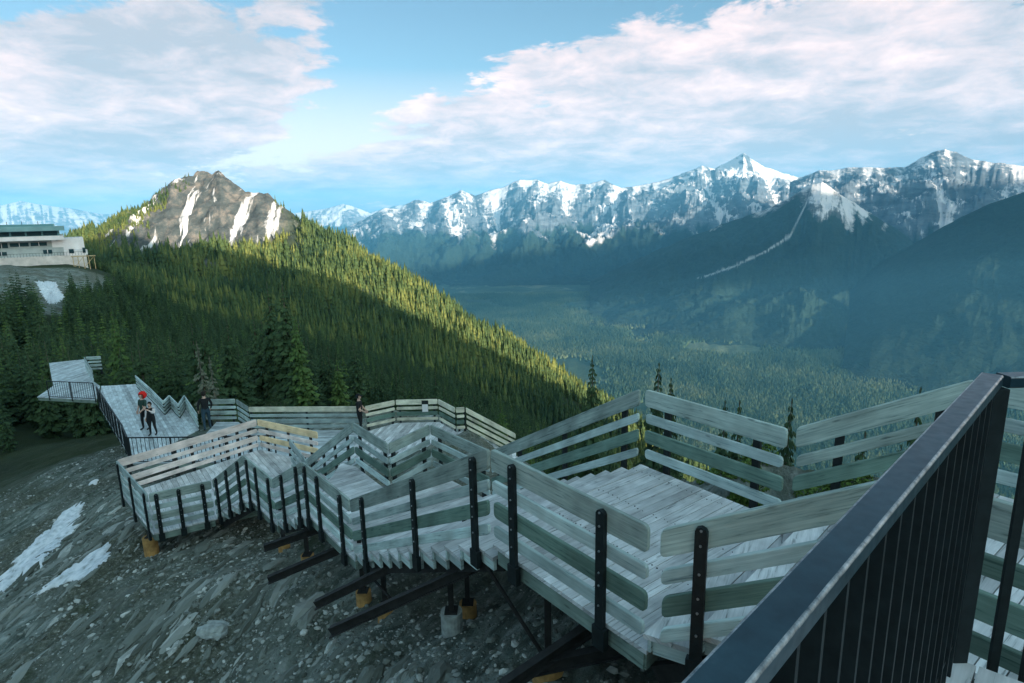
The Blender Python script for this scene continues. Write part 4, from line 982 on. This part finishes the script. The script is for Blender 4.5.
# ------------------------------------------------------------------ loose stones
def stones(name, label, n, fn, smin, smax, mat):
    rs2 = random.Random(n); V = []; Fa = []; rr = []
    ico = bmesh.new(); bmesh.ops.create_icosphere(ico, subdivisions=1, radius=1); iv = [v.co.copy() for v in ico.verts]; fa = [[v.index for v in f.verts] for f in ico.faces]; ico.free()
    for _ in range(n):
        x, y = fn(rs2); s = smin*(smax/smin)**(rs2.random()**2.2); z = gz(x, y); b0 = len(V); rot = Matrix.Rotation(rs2.random()*6.28, 3, 'Z') @ Matrix.Rotation(rs2.uniform(-.5, .5), 3, 'X')
        sx, sy, sz = s*rs2.uniform(.7, 1.5), s*rs2.uniform(.6, 1.1), s*rs2.uniform(.35, .8)
        for c in iv:
            k = rs2.uniform(.72, 1.15); p = rot @ Vector((c.x*sx*k, c.y*sy*k, c.z*sz*k)); V.append((x+p.x, y+p.y, z+p.z+sz*.2))
        r_ = rs2.random()
        for f in fa: Fa.append([b0+i for i in f]); rr.append(r_)
    me = bpy.data.meshes.new(name); me.from_pydata(V, [], Fa); at = me.attributes.new('rnd', 'FLOAT', 'FACE'); at.data.foreach_set('value', rr); me.materials.append(mat)
    o = bpy.data.objects.new(name, me); COL.objects.link(o); return tag(o, label, 'stones', None, 'stuff')
m, t, b = nt('stone'); L = t.links.new; at = N(t, 'ShaderNodeAttribute', attribute_name='rnd'); r = ramp(t, at.outputs['Fac'], [(0, (.06, .068, .055)), (.5, (.16, .18, .16)), (.85, (.30, .32, .30)), (1., (.55, .56, .53))]); L(r.outputs[0], b.inputs['Base Color']); b.inputs['Roughness'].default_value = .9; M['stone'] = m
def fn_under(r2):
    s = r2.uniform(-4, 16); q = r2.gauss(-.6, 1.7); p = nearline(s, q); return p[0], p[1]
def fn_slope(r2):
    s = r2.uniform(-6, 34); q = -abs(r2.gauss(0, 6)); p = nearline(s, q); return p[0], p[1]
stones('loose_stones', 'pale loose rubble under and beside the long stairs', 15000, fn_under, .010, .065, M['stone'])
stones('slope_stones', 'scattered stones on the dark rocky slope left of the boardwalk', 22000, fn_slope, .010, .085, M['stone'])
def rock_ribs(n):
    rs2 = random.Random(77); V = []; Fa = []; rr = []
    ico = bmesh.new(); bmesh.ops.create_icosphere(ico, subdivisions=2, radius=1); iv = [v.co.copy() for v in ico.verts]; fa = [[v.index for v in f.verts] for f in ico.faces]; ico.free()
    for _ in range(n):
        s = rs2.uniform(-6, 22); q = -abs(rs2.gauss(0, 6.5))-.3; p = nearline(s, q); x, y = p
        if noise.noise(Vector((x*.35, y*.22, 6))) < -.05 and rs2.random() < .8: continue
        z = gz(x, y); L_ = .12*(4.5**(rs2.random()**1.6)); a = R(78)+rs2.gauss(0, .16); ca, sa = math.cos(a), math.sin(a); w_ = L_*rs2.uniform(.16, .38); h_ = L_*rs2.uniform(.10, .22); off = Vector((rs2.random()*50, rs2.random()*50, 0)); b0 = len(V)
        for c in iv:
            k = 1+.55*noise.noise(c*1.6+off); lx, ly, lz = c.x*L_*k, c.y*w_*k, c.z*h_*k
            V.append((x+lx*ca-ly*sa, y+lx*sa+ly*ca, z+lz-(lx*.0)+h_*.1+ (gz(x+lx*ca, y+lx*sa)-z)))
        r_ = rs2.random()*.85
        for f in fa: Fa.append([b0+i for i in f]); rr.append(min(1, r_+rs2.random()*.12))
    me = bpy.data.meshes.new('rock_slabs'); me.from_pydata(V, [], Fa); at = me.attributes.new('rnd', 'FLOAT', 'FACE'); at.data.foreach_set('value', rr); me.materials.append(M['stone'])
    o = bpy.data.objects.new('rock_slabs', me); COL.objects.link(o); tag(o, 'long weathered rock slabs breaking through the slope left of the boardwalk', 'rocks', None, 'stuff')
rock_ribs(2600)
# a few boulders by the footings
for k, (u, v, s, lb) in enumerate([(215, 632, .22, 'rounded pale boulder low on the rocky slope'), (635, 0, 0, '')]):
    if s == 0: continue
    d = ray(u, v); t_ = 5.
    while t_ < 90 and (d*t_)[2] > gz(*(d*t_)[:2]): t_ += .05
    p = d*t_; bm = bmesh.new(); bmesh.ops.create_icosphere(bm, subdivisions=3, radius=s)
    for v_ in bm.verts: v_.co *= 1+.35*noise.fractal(v_.co*3/s*.5+Vector((k*7, 0, 0)), 1, 2, 4); v_.co.z *= .6; v_.co.x *= 1.35
    me = bpy.data.meshes.new('boulder'); bm.to_mesh(me); bm.free(); me.materials.append(M['concrete']); o = bpy.data.objects.new('boulder', me); COL.objects.link(o); o.location = (p[0], p[1], p[2]+s*.15); tag(o, lb, 'boulder')

# shrubs and moss beside the landing
def shrub(label, x, y, rx, ry, h, n=900, mat='shrub', seed=1):
    r2 = random.Random(seed); g = gz(x, y); e = empty('shrub', (x, y, g), label=label, cat='shrub'); mb = MB(); st = MB()
    for i in range(n):
        a = r2.random()*6.28; q = r2.random()**.6; px, py = rx*q*math.cos(a), ry*q*math.sin(a); pz = gz(x+px, y+py)-g+h*(1-q*q*.8)*r2.random()**.7
        s = r2.uniform(.018, .04); d1 = Vector((r2.gauss(0, 1), r2.gauss(0, 1), r2.gauss(.6, .6))).normalized(); d2_ = d1.cross(Vector((r2.gauss(0, 1), r2.gauss(0, 1), r2.gauss(0, 1)))).normalized()
        c = Vector((px, py, pz)); mb.face([c-d1*s, c+d2_*s*.5, c+d1*s, c-d2_*s*.5], None, r2.random())
    for i in range(14):
        a = r2.random()*6.28; q = r2.random()*.8; st.tube((0, 0, -.03), (rx*q*math.cos(a), ry*q*math.sin(a), gz(x+rx*q*math.cos(a), y+ry*q*math.sin(a))-g+h*.6), .008, .004, 5)
    st.build('stem', M['bark'], e); mb.build('foliage', M[mat], e); return e
pm = P2(2.85, 6.85)
shrub('low bright green shrub mat at the deck edge behind the landing railing', pm[0], pm[1], .42, .20, .12, 2600, seed=3)
r2 = random.Random(9)
for k in range(12):
    s = r2.uniform(-3.2, 2.6); q = r2.uniform(3.5, 4.9); p = nearline(s, q)
    shrub('low ragged shrub on the ground behind the landing railings', p[0], p[1], r2.uniform(.25, .6), r2.uniform(.2, .45), r2.uniform(.15, .5), 900, seed=20+k)['group'] = 'shrubs behind the landing railings'
r3 = random.Random(4)
for k in range(10):
    x = r3.uniform(-24, -13); y = 30+(-13-x)*.75+r3.uniform(0, 3.5)
    shrub('leafy bush at the forest edge behind the zigzag railing', x, y, 1.1, .9, r3.uniform(.9, 1.8), 1600, 'spruce_lt' if k % 3 == 0 else 'spruce', 60+k)['group'] = 'bushes behind the zigzag railing'

# ------------------------------------------------------------------ terminal building
bx_ = atd(46, 262, 180); bd = empty('terminal_building', (bx_[0], bx_[1], bx_[2]), R(36), label='long low mountain terminal with teal glazed top floor and white end block', cat='building')
S = 180/600.  # metres per pixel there
def bp(u0, u1, v0, v1, y0, y1, name, mat, par=None):
    mb = MB(); mb.abox((u0-46)*S*.8, (u1-46)*S*.8, y0, y1, (262-v1)*S, (262-v0)*S); return mb.build(name, M[mat], par or bd)
bp(-60, 88, 256, 275, -4.5, 22, 'retaining_wall', 'stonew')
bp(-60, 66, 248, 256, 0, 20, 'lower_storey', 'greyw')
bp(-60, 66, 240.5, 248, 1, 20, 'middle_storey', 'greyw')
bp(-60, 68, 236.5, 240.5, -2.0, 20, 'balcony_slab', 'white')
bp(-60, 64, 231.5, 236.5, 1.5, 20, 'upper_storey', 'glass_lt')
bp(-60, 70, 227, 231.5, -1.2, 21, 'roof', 'roof')
bp(-60, 60, 224.8, 227, 3, 18, 'roof_deck', 'glass_lt')
bp(55, 88, 239, 255.9, .5, 16, 'end_block', 'white')
bp(66, 90, 251, 256, -3.6, .4, 'terrace_block', 'white')
for (u0, u1, v0, v1) in [(0, 12, 242, 247), (14, 32, 242.5, 246), (34, 50, 242.5, 246), (45, 54, 250, 254), (-30, -4, 242, 247), (0, 10, 250.5, 254)]:
    w_ = bp(u0, u1, v0, v1, .86 if v0 < 248 else -.14, 1.2, 'window', 'glass')
    bp((u0+u1)/2-.3, (u0+u1)/2+.3, v0, v1, .80 if v0 < 248 else -.20, .9, 'mullion', 'white', w_)
for (u0, u1) in [(-30, -1), (0, 15), (17, 30), (32, 46), (48, 62)]:
    w_ = bp(u0, u1, 232.2, 236, 1.3, 1.6, 'window', 'glass')
for (u0, u1, v0, v1) in [(71, 76, 250, 254), (85, 88, 249, 254)]: bp(u0, u1, v0, v1, -3.8, 1., 'window', 'glass')
for u in (13.5, 28, 44): bp(u, u+.5, 222, 225, 5, 5.3, 'vent', 'steel')
# railing on the terrace
mb = MB()
for u in range(-40, 88, 3): mb.abox((u-46)*S*.8, (u-46)*S*.8+.06, -4.4, -4.34, 6*S, 6*S+1.)
mb.abox(-106*S*.8, 42*S*.8, -4.42, -4.32, 6*S+1., 6*S+1.07); mb.build('terrace_railing', M['steel'], bd)
# trestle beside the terrace
tp = atd(84, 262, 176); te = empty('timber_trestle', (tp[0], tp[1], tp[2]), R(36), label='small ochre timber trestle platform at the right end of the terminal terrace', cat='platform')
for (x0, x1) in [(-2.6, -2.4), (-1.4, -1.2), (-.1, .1), (1.2, 1.4), (2.5, 2.7)]:
    mb = MB(); mb.abox(x0, x1, -.1, .1, -2.2, 1.6); mb.build('leg', M['timber'], te)
mb = MB(); mb.abox(-2.9, 3, -.8, 1.5, 1.6, 1.8); mb.build('deck_board', M['timber'], te)
mb = MB(); mb.beam((-2.5, -.15, -1.6), (0, -.15, 1.5), .12, .12); mb.beam((0, -.15, -1.6), (2.5, -.15, 1.5), .12, .12); mb.build('cross_brace', M['timber'], te)
# concrete ramp dropping to the trees
def hit(u, v, t0=5.):
    d = ray(u, v); t_ = t0
    while t_ < 600 and (d*t_)[2] > gz(*(d*t_)[:2]): t_ += max(.05, t_*.004)
    return d*t_
r0 = hit(90, 266, 60); r1_ = hit(134, 282, 60); r0[2] += .5; r1_[2] += .8
rp = empty('concrete_ramp', tuple(r0), label='pale concrete ramp descending from the terminal into the trees', cat='ramp')
for off, wd, mt, nm in ((0, 3.2, 'concrete', 'slab'), (1.9, .5, 'stonew', 'kerb'), (-1.9, .5, 'stonew', 'kerb')):
    mb = MB(); dd_ = r1_-r0; sd = np.array([-dd_[1], dd_[0], 0]); sd /= np.linalg.norm(sd); mb.beam(sd*off+(0, 0, .3 if nm == 'kerb' else 0), dd_+sd*off+(0, 0, .3 if nm == 'kerb' else 0), wd, .7); mb.build(nm, M[mt], rp)
# ------------------------------------------------------------------ people
def cloth(name, c): return plain(name, c, .85, 0, 25, .25, .2, .2)
M['skin'] = plain('skin', (.52, .33, .26), .6, 0, 20, .08, .05); M['black'] = cloth('black_cloth', (.014, .016, .018)); M['navy'] = cloth('dark_jeans', (.03, .06, .085)); M['whitec'] = cloth('white_cloth', (.68, .62, .62))
M['green'] = cloth('dark_green_cloth', (.03, .06, .05)); M['redhair'] = cloth('red_hair', (.62, .02, .015)); M['darkhair'] = cloth('dark_hair', (.02, .017, .015)); M['shoe'] = cloth('shoe', (.03, .03, .03)); M['grey'] = cloth('grey_cloth', (.12, .13, .14))
def person(label, x, y, z, rz, H=1.72, shirt='black', sleeve='black', forearm='skin', legs='navy', hair='darkhair', arms=None, step=.06, big_hair=0., cap=False):
    k = H/1.75
    J = {'pelvis': (0, 0, .95, .135), 'waist': (0, 0, 1.08, .125), 'chest': (0, .01, 1.28, .155), 'neckb': (0, 0, 1.45, .085), 'neck': (0, .01, 1.51, .055), 'head': (0, .02, 1.60, .085), 'crown': (0, .01, 1.69, .085), 'nose': (0, .115, 1.60, .018), 'chin': (0, .07, 1.545, .045)}
    E_ = [('pelvis', 'waist'), ('waist', 'chest'), ('chest', 'neckb'), ('neckb', 'neck'), ('neck', 'head'), ('head', 'crown'), ('head', 'nose'), ('head', 'chin')]
    for s, sd in (('l', -1), ('r', 1)):
        J['hip'+s] = (.095*sd, 0, .88, .105); J['knee'+s] = (.11*sd, .03+step*sd*.5, .49, .065); J['ank'+s] = (.12*sd, -.02+step*sd, .09, .042); J['toe'+s] = (.14*sd, .15+step*sd, .035, .038)
        ar = (arms or {}).get(s, ((.235, 0, 1.16), (.25, .10, .92)))
        J['sho'+s] = (.185*sd, 0, 1.41, .068); (ex, ey, ez), (hx, hy, hz) = ar
        J['elb'+s] = (ex*sd, ey, ez, .047); J['wri'+s] = (hx*sd, hy, hz, .030)
        e_ = Vector((ex*sd, ey, ez)); w_ = Vector((hx*sd, hy, hz)); dr = (w_-e_).normalized(); pa = w_+dr*.06; J['pal'+s] = (*pa, .032)
        side = dr.cross(Vector((1, 0, 0))).normalized()
        for i, (o_, ln) in enumerate(((-.03, .075), (-.01, .09), (.01, .085), (.03, .065))):
            kx = pa+side*o_+dr*.04; tp_ = kx+dr*ln*.8+Vector((-.02*sd, 0, -.01)); J[f'k{i}{s}'] = (*kx, .010); J[f'f{i}{s}'] = (*tp_, .008); E_ += [('pal'+s, f'k{i}{s}'), (f'k{i}{s}', f'f{i}{s}')]
        th_ = pa-dr*.02+side*-.045+Vector((0, .02, 0)); J['t'+s] = (*th_, .010); J['tt'+s] = (*(th_+dr*.05), .008)
        E_ += [('chest', 'sho'+s), ('sho'+s, 'elb'+s), ('elb'+s, 'wri'+s), ('wri'+s, 'pal'+s), ('pal'+s, 't'+s), ('t'+s, 'tt'+s), ('pelvis', 'hip'+s), ('hip'+s, 'knee'+s), ('knee'+s, 'ank'+s), ('ank'+s, 'toe'+s)]
    names = list(J); me = bpy.data.meshes.new('sk'); me.from_pydata([J[n_][:3] for n_ in names], [(names.index(a), names.index(b_)) for a, b_ in E_], [])
    o = bpy.data.objects.new('sk', me); COL.objects.link(o); md = o.modifiers.new('s', 'SKIN'); md.use_smooth_shade = True
    for i, n_ in enumerate(names): me.skin_vertices[0].data[i].radius = (J[n_][3],)*2; me.skin_vertices[0].data[i].use_root = (n_ == 'pelvis')
    sb = o.modifiers.new('u', 'SUBSURF'); sb.levels = 2; sb.render_levels = 2
    dg = bpy.context.evaluated_depsgraph_get(); dg.update(); bme = bpy.data.meshes.new_from_object(o.evaluated_get(dg)); bpy.data.objects.remove(o)
    mats = ['skin', shirt, sleeve, forearm, legs, 'shoe']; bme.materials.clear(); [bme.materials.append(M[q]) for q in mats]
    seg = []
    for a, b_ in E_:
        if a[:3] in ('hip', 'kne') or (a == 'pelvis' and b_.startswith('hip')): mi = 4
        elif a.startswith('ank'): mi = 5
        elif a.startswith('sho'): mi = 2
        elif a.startswith('elb'): mi = 3
        elif a in ('pelvis', 'waist', 'chest'): mi = 1
        else: mi = 0
        seg.append((Vector(J[a][:3]), Vector(J[b_][:3]), mi))
    for p in bme.polygons:
        c = p.center; best = 9; bi = 0
        for a, b_, mi in seg:
            ab = b_-a; t_ = max(0, min(1, (c-a).dot(ab)/ab.length_squared)); dd_ = (a+ab*t_-c).length
            if dd_ < best: best = dd_; bi = mi
        if bi == 1 and c.z < .96: bi = 4
        p.material_index = bi; p.use_smooth = True
    e = empty('person', (x, y, z), rz, label=label, cat='person'); e.scale = (k, k, k)
    bo = bpy.data.objects.new('body', bme); COL.objects.link(bo); bo.parent = e
    bm = bmesh.new(); bmesh.ops.create_icosphere(bm, subdivisions=3, radius=1)
    for v in list(bm.verts):
        if v.co.y > .35 and v.co.z < .35 and not big_hair: bm.verts.remove(v)
    for v in bm.verts:
        n_ = noise.noise(v.co*3)*.08+noise.noise(v.co*8)*.05; s_ = 1+n_
        if big_hair: v.co = Vector((v.co.x*.19*s_, v.co.y*.17*s_-.05, v.co.z*.18*s_+1.65))
        else: v.co = Vector((v.co.x*.098*s_, v.co.y*.112*s_, v.co.z*.115*s_+1.655))
    if big_hair:
        for v in list(bm.verts):
            if v.co.y > .06 and v.co.z < 1.70: bm.verts.remove(v)
    hm = bpy.data.meshes.new('hair'); bm.to_mesh(hm); bm.free(); hm.materials.append(M[hair]); [setattr(p, 'use_smooth', True) for p in hm.polygons]
    ho = bpy.data.objects.new('cap' if cap else 'hair', hm); COL.objects.link(ho); ho.parent = e
    if cap:
        mb = MB(); mb.prism([(-.07, .06, 1.665), (.07, .06, 1.665), (.05, .19, 1.655), (-.05, .19, 1.655)], [(-.07, .06, 1.675), (.07, .06, 1.675), (.05, .19, 1.665), (-.05, .19, 1.665)]); mb.build('brim', M[hair], ho)
    mb = MB()
    for sd in (-1, 1): mb.tube((.034*sd, .086, 1.618), (.034*sd, .104, 1.618), .012, .009, 8)
    mb.build('eyes', M['darkhair'], e)
    return e
pe = onz(361, 432, zE)
person('walker in black cap and black t-shirt with pale bare arms on the lower walkway', pe[0], pe[1], zE, R(-95), 1.74, 'black', 'black', 'skin', 'black', 'black', {'l': ((.24, .02, 1.15), (.22, .20, .95)), 'r': ((.25, .05, 1.15), (.18, .24, 1.02))}, cap=True)
pe = onz(208, 430, zE)
person('man with dark hair, black jacket and blue jeans seen from behind on the lower walkway', pe[0], pe[1], zE, R(35), 1.80, 'black', 'black', 'black', 'navy', 'darkhair', {'l': ((.27, -.03, 1.16), (.27, .06, .93)), 'r': ((.27, -.02, 1.16), (.24, .12, .95))}, step=.1)
pe = onz(144, 433, zE)
person('woman with big bright red hair and dark green top behind her companion', pe[0]-.15, pe[1]+.45, zE, R(160), 1.72, 'green', 'green', 'skin', 'black', 'redhair', {'l': ((.24, .06, 1.15), (.16, .22, 1.0)), 'r': ((.25, 0, 1.14), (.27, .08, .92))}, big_hair=1)
pe = onz(154, 435, zE)
person('dark haired walker in black with white sleeves beside the red haired woman', pe[0], pe[1], zE, R(175), 1.52, 'black', 'whitec', 'whitec', 'black', 'darkhair', {'l': ((.26, .10, 1.20), (.10, .22, 1.36)), 'r': ((.27, .0, 1.16), (.27, .06, .92))})

# ------------------------------------------------------------------ sky, sun, haze
sun_dir = Vector((.60, -.80, 0)).normalized(); EL = R(10.5)
sv = Vector((sun_dir.x*math.cos(EL), sun_dir.y*math.cos(EL), math.sin(EL)))
ld = bpy.data.lights.new('sun', 'SUN'); ld.energy = 4.4; ld.angle = R(.6); ld.color = (1, .84, .66); lo = bpy.data.objects.new('sun', ld); COL.objects.link(lo); lo.rotation_euler = (-sv).to_track_quat('-Z', 'Y').to_euler(); lo.location = (60, -80, 40)
wd = bpy.data.worlds.new('World'); scene.world = wd; wd.use_nodes = True; t = wd.node_tree; L = t.links.new
for n_ in list(t.nodes): t.nodes.remove(n_)
out = N(t, 'ShaderNodeOutputWorld'); bg = N(t, 'ShaderNodeBackground'); L(bg.outputs[0], out.inputs[0]); bg.inputs[1].default_value = .12
sk = N(t, 'ShaderNodeTexSky', sky_type='NISHITA'); sk.sun_disc = False; sk.sun_elevation = EL; sk.sun_rotation = math.atan2(sv.x, sv.y); sk.altitude = 2200; sk.air_density = 1.; sk.dust_density = .6; sk.ozone_density = 1.5
tc = N(t, 'ShaderNodeTexCoord'); sp = N(t, 'ShaderNodeSeparateXYZ'); L(tc.outputs['Generated'], sp.inputs[0])
X_, Y_, Z_ = sp.outputs
yy = math_(t, 'MAXIMUM', Y_, .12); px = math_(t, 'DIVIDE', X_, yy); pz = math_(t, 'DIVIDE', Z_, yy)
zz = math_(t, 'ADD', math_(t, 'MAXIMUM', Z_, 0.), .16); cv = N(t, 'ShaderNodeCombineXYZ'); L(math_(t, 'DIVIDE', X_, zz), cv.inputs[0]); L(math_(t, 'DIVIDE', Y_, zz), cv.inputs[1]); L(math_(t, 'MULTIPLY', Z_, 2.), cv.inputs[2])
def wn(scale, det=8, ro=.6, dist=.0, sc=(1, 1, 1), off=(0, 0, 0)):
    mp = N(t, 'ShaderNodeMapping'); mp.inputs['Scale'].default_value = sc; mp.inputs['Location'].default_value = off; L(cv.outputs[0], mp.inputs[0]); n = N(t, 'ShaderNodeTexNoise', inp={'Scale': scale, 'Detail': float(det), 'Roughness': ro, 'Distortion': dist}); L(mp.outputs[0], n.inputs['Vector']); return n.outputs['Fac']
n1 = wn(1.3, 12, .62, .35); n2 = wn(3.6, 10, .66, .3, off=(3, 1, 0)); n3 = wn(.45, 6, .5, .3, off=(7, 2, 0))
cf = N(t, 'ShaderNodeFloatCurve'); cu = cf.mapping.curves[0]; 
pxn = math_(t, 'ADD', math_(t, 'MULTIPLY', px, .5), .5); L(pxn, cf.inputs[1])
for p in [(0., .20), (.325, .11), (.40, .165), (.48, .22), (.54, .27), (.70, .32), (1., .40)]:
    if p[0] == 0.: cu.points[0].location = p
    elif p[0] == 1.: cu.points[-1].location = p
    else: cu.points.new(*p)
cf.mapping.update()
cr_ = math_(t, 'DIVIDE', math_(t, 'SUBTRACT', cf.outputs[0], pz), .10)
cr_ = math_(t, 'MINIMUM', cr_, .55)
ex = math_(t, 'DIVIDE', math_(t, 'ADD', px, .66), .38); ey = math_(t, 'DIVIDE', math_(t, 'SUBTRACT', pz, math_(t, 'ADD', .185, math_(t, 'MULTIPLY', math_(t, 'ADD', px, .66), .08))), .145)
el_ = math_(t, 'SUBTRACT', 1., math_(t, 'SQRT', math_(t, 'ADD', math_(t, 'MULTIPLY', ex, ex), math_(t, 'MULTIPLY', ey, ey)))); cl_ = math_(t, 'MINIMUM', math_(t, 'MULTIPLY', el_, 1.6), .8)
ex2 = math_(t, 'DIVIDE', math_(t, 'ADD', px, .34), .18); ey2 = math_(t, 'DIVIDE', math_(t, 'SUBTRACT', pz, .355), .05)
el2 = math_(t, 'SUBTRACT', .55, math_(t, 'SQRT', math_(t, 'ADD', math_(t, 'MULTIPLY', ex2, ex2), math_(t, 'MULTIPLY', ey2, ey2))))
cov = math_(t, 'MAXIMUM', math_(t, 'MAXIMUM', cr_, cl_), math_(t, 'MAXIMUM', el2, -.7))
nn_ = math_(t, 'ADD', math_(t, 'MULTIPLY', math_(t, 'SUBTRACT', n1, .5), 2.6), math_(t, 'MULTIPLY', math_(t, 'SUBTRACT', n2, .5), 1.5))
cov = math_(t, 'ADD', cov, nn_)
cl = ramp(t, cov, [(-.0, 0.), (.0, 0.), (.24, 1.)]); cl.color_ramp.interpolation = 'EASE'
# self shade: thick parts grey, rims pink white
shd = math_(t, 'ADD', math_(t, 'MULTIPLY', math_(t, 'SUBTRACT', n3, .5), 2.4), math_(t, 'MULTIPLY', math_(t, 'SUBTRACT', n2, .5), 2.8)); shd = math_(t, 'ADD', shd, .62); shd = math_(t, 'SUBTRACT', shd, math_(t, 'MULTIPLY', math_(t, 'MINIMUM', math_(t, 'MAXIMUM', cov, 0.), 1.2), .28))
ccol = ramp(t, shd, [(.0, (1.22, 1.20, 1.28)), (.35, (1.75, 1.52, 1.54)), (.7, (2.45, 1.90, 1.80)), (1., (2.95, 2.30, 2.10))]).outputs[0]
sky = mixc(t, 1., sk.outputs[0], (.36, .365, .32), 'MULTIPLY')
hz_ = math_(t, 'SUBTRACT', 1., math_(t, 'DIVIDE', math_(t, 'ABSOLUTE', Z_), .22), clamp=True)
sky = mixc(t, math_(t, 'MULTIPLY', hz_, .92), sky, (3.5, 2.35, 1.85))
fin = mixc(t, math_(t, 'MULTIPLY', cl.outputs[0], .94), sky, ccol)
dt = N(t, 'ShaderNodeVectorMath', operation='DOT_PRODUCT'); L(tc.outputs['Generated'], dt.inputs[0]); dt.inputs[1].default_value = (sun_dir.x, sun_dir.y, 0)
gs = ramp(t, math_(t, 'ADD', math_(t, 'MULTIPLY', dt.outputs['Value'], .5), .5), [(.42, 0.), (.80, 1.)]).outputs[0]
go_ = ramp(t, Z_, [(.42, 0.), (.80, 1.)]).outputs[0]
gain = math_(t, 'ADD', 1., math_(t, 'ADD', math_(t, 'MULTIPLY', gs, 4.3), math_(t, 'MULTIPLY', go_, 1.6)))
gc = N(t, 'ShaderNodeCombineColor'); [L(math_(t, 'ADD', 1., math_(t, 'MULTIPLY', math_(t, 'SUBTRACT', gain, 1.), k_)), gc.inputs[i]) for i, k_ in enumerate((1.22, .95, .60))]
fin = mixc(t, 1., fin, gc.outputs[0], 'MULTIPLY')
L(fin, bg.inputs[0])

cbm = bmesh.new(); bmesh.ops.create_icosphere(cbm, subdivisions=6, radius=1)  # added out-of-view cloud mesh, casts shade on the valley and lower slopes
for v in cbm.verts:
    c = v.co.copy(); n_ = noise.fractal(Vector((c.x*4.5, c.y*2, c.z*2)), .9, 2.1, 6)*.42; c *= 1+n_; v.co = Vector((c.x*6400, c.y*900, c.z*330))
cme = bpy.data.meshes.new('shadow_cloud'); cbm.to_mesh(cme); cbm.free(); [setattr(p, 'use_smooth', True) for p in cme.polygons]
m, t, b = nt('shadow_cloud_mat'); b.inputs['Base Color'].default_value = (.85, .85, .85, 1); b.inputs['Roughness'].default_value = 1.; cme.materials.append(m)
cbo = bpy.data.objects.new('shadow_cloud', cme); COL.objects.link(cbo); cbo.location = (.6*8600+.8*8300, -.8*8600+.6*8300, 1830); cbo.rotation_euler.z = math.atan2(.6, .8); tag(cbo, kind='structure')
HAZE = True
if HAZE:
    me = bpy.data.meshes.new('haze'); x0, x1, y0, y1, z0, z1 = -38000, 38000, -2500, 36000, -1000, 1350
    # box must hold the whole ground sheet
    x0, x1, y0, y1 = -30500, 30500, -30500, 34500
    me.from_pydata([(x0, y0, z0), (x1, y0, z0), (x1, y1, z0), (x0, y1, z0), (x0, y0, z1), (x1, y0, z1), (x1, y1, z1), (x0, y1, z1)], [], [(0, 3, 2, 1), (4, 5, 6, 7), (0, 1, 5, 4), (1, 2, 6, 5), (2, 3, 7, 6), (3, 0, 4, 7)])
    m = bpy.data.materials.new('haze'); m.use_nodes = True; t = m.node_tree; t.nodes.clear(); o_ = N(t, 'ShaderNodeOutputMaterial'); pv = N(t, 'ShaderNodeVolumePrincipled'); pv.inputs['Density'].default_value = 4.8e-5; pv.inputs['Color'].default_value = (.13, .50, .88, 1); pv.inputs['Anisotropy'].default_value = 0.
    t.links.new(pv.outputs[0], o_.inputs['Volume']); me.materials.append(m); o = bpy.data.objects.new('haze', me); COL.objects.link(o); tag(o, kind='stuff')

vs = scene.view_settings; vs.view_transform = 'Standard'; vs.look = 'None'; vs.gamma = 1; vs.exposure = 2.12
print('maxz', max(max((o.matrix_world@v.co).z for v in o.data.vertices) for o in scene.objects if o.name.startswith(('mountain_', 'forested_m'))))
print('things', len([o for o in scene.objects if o.parent is None]), 'objects', len(scene.objects))
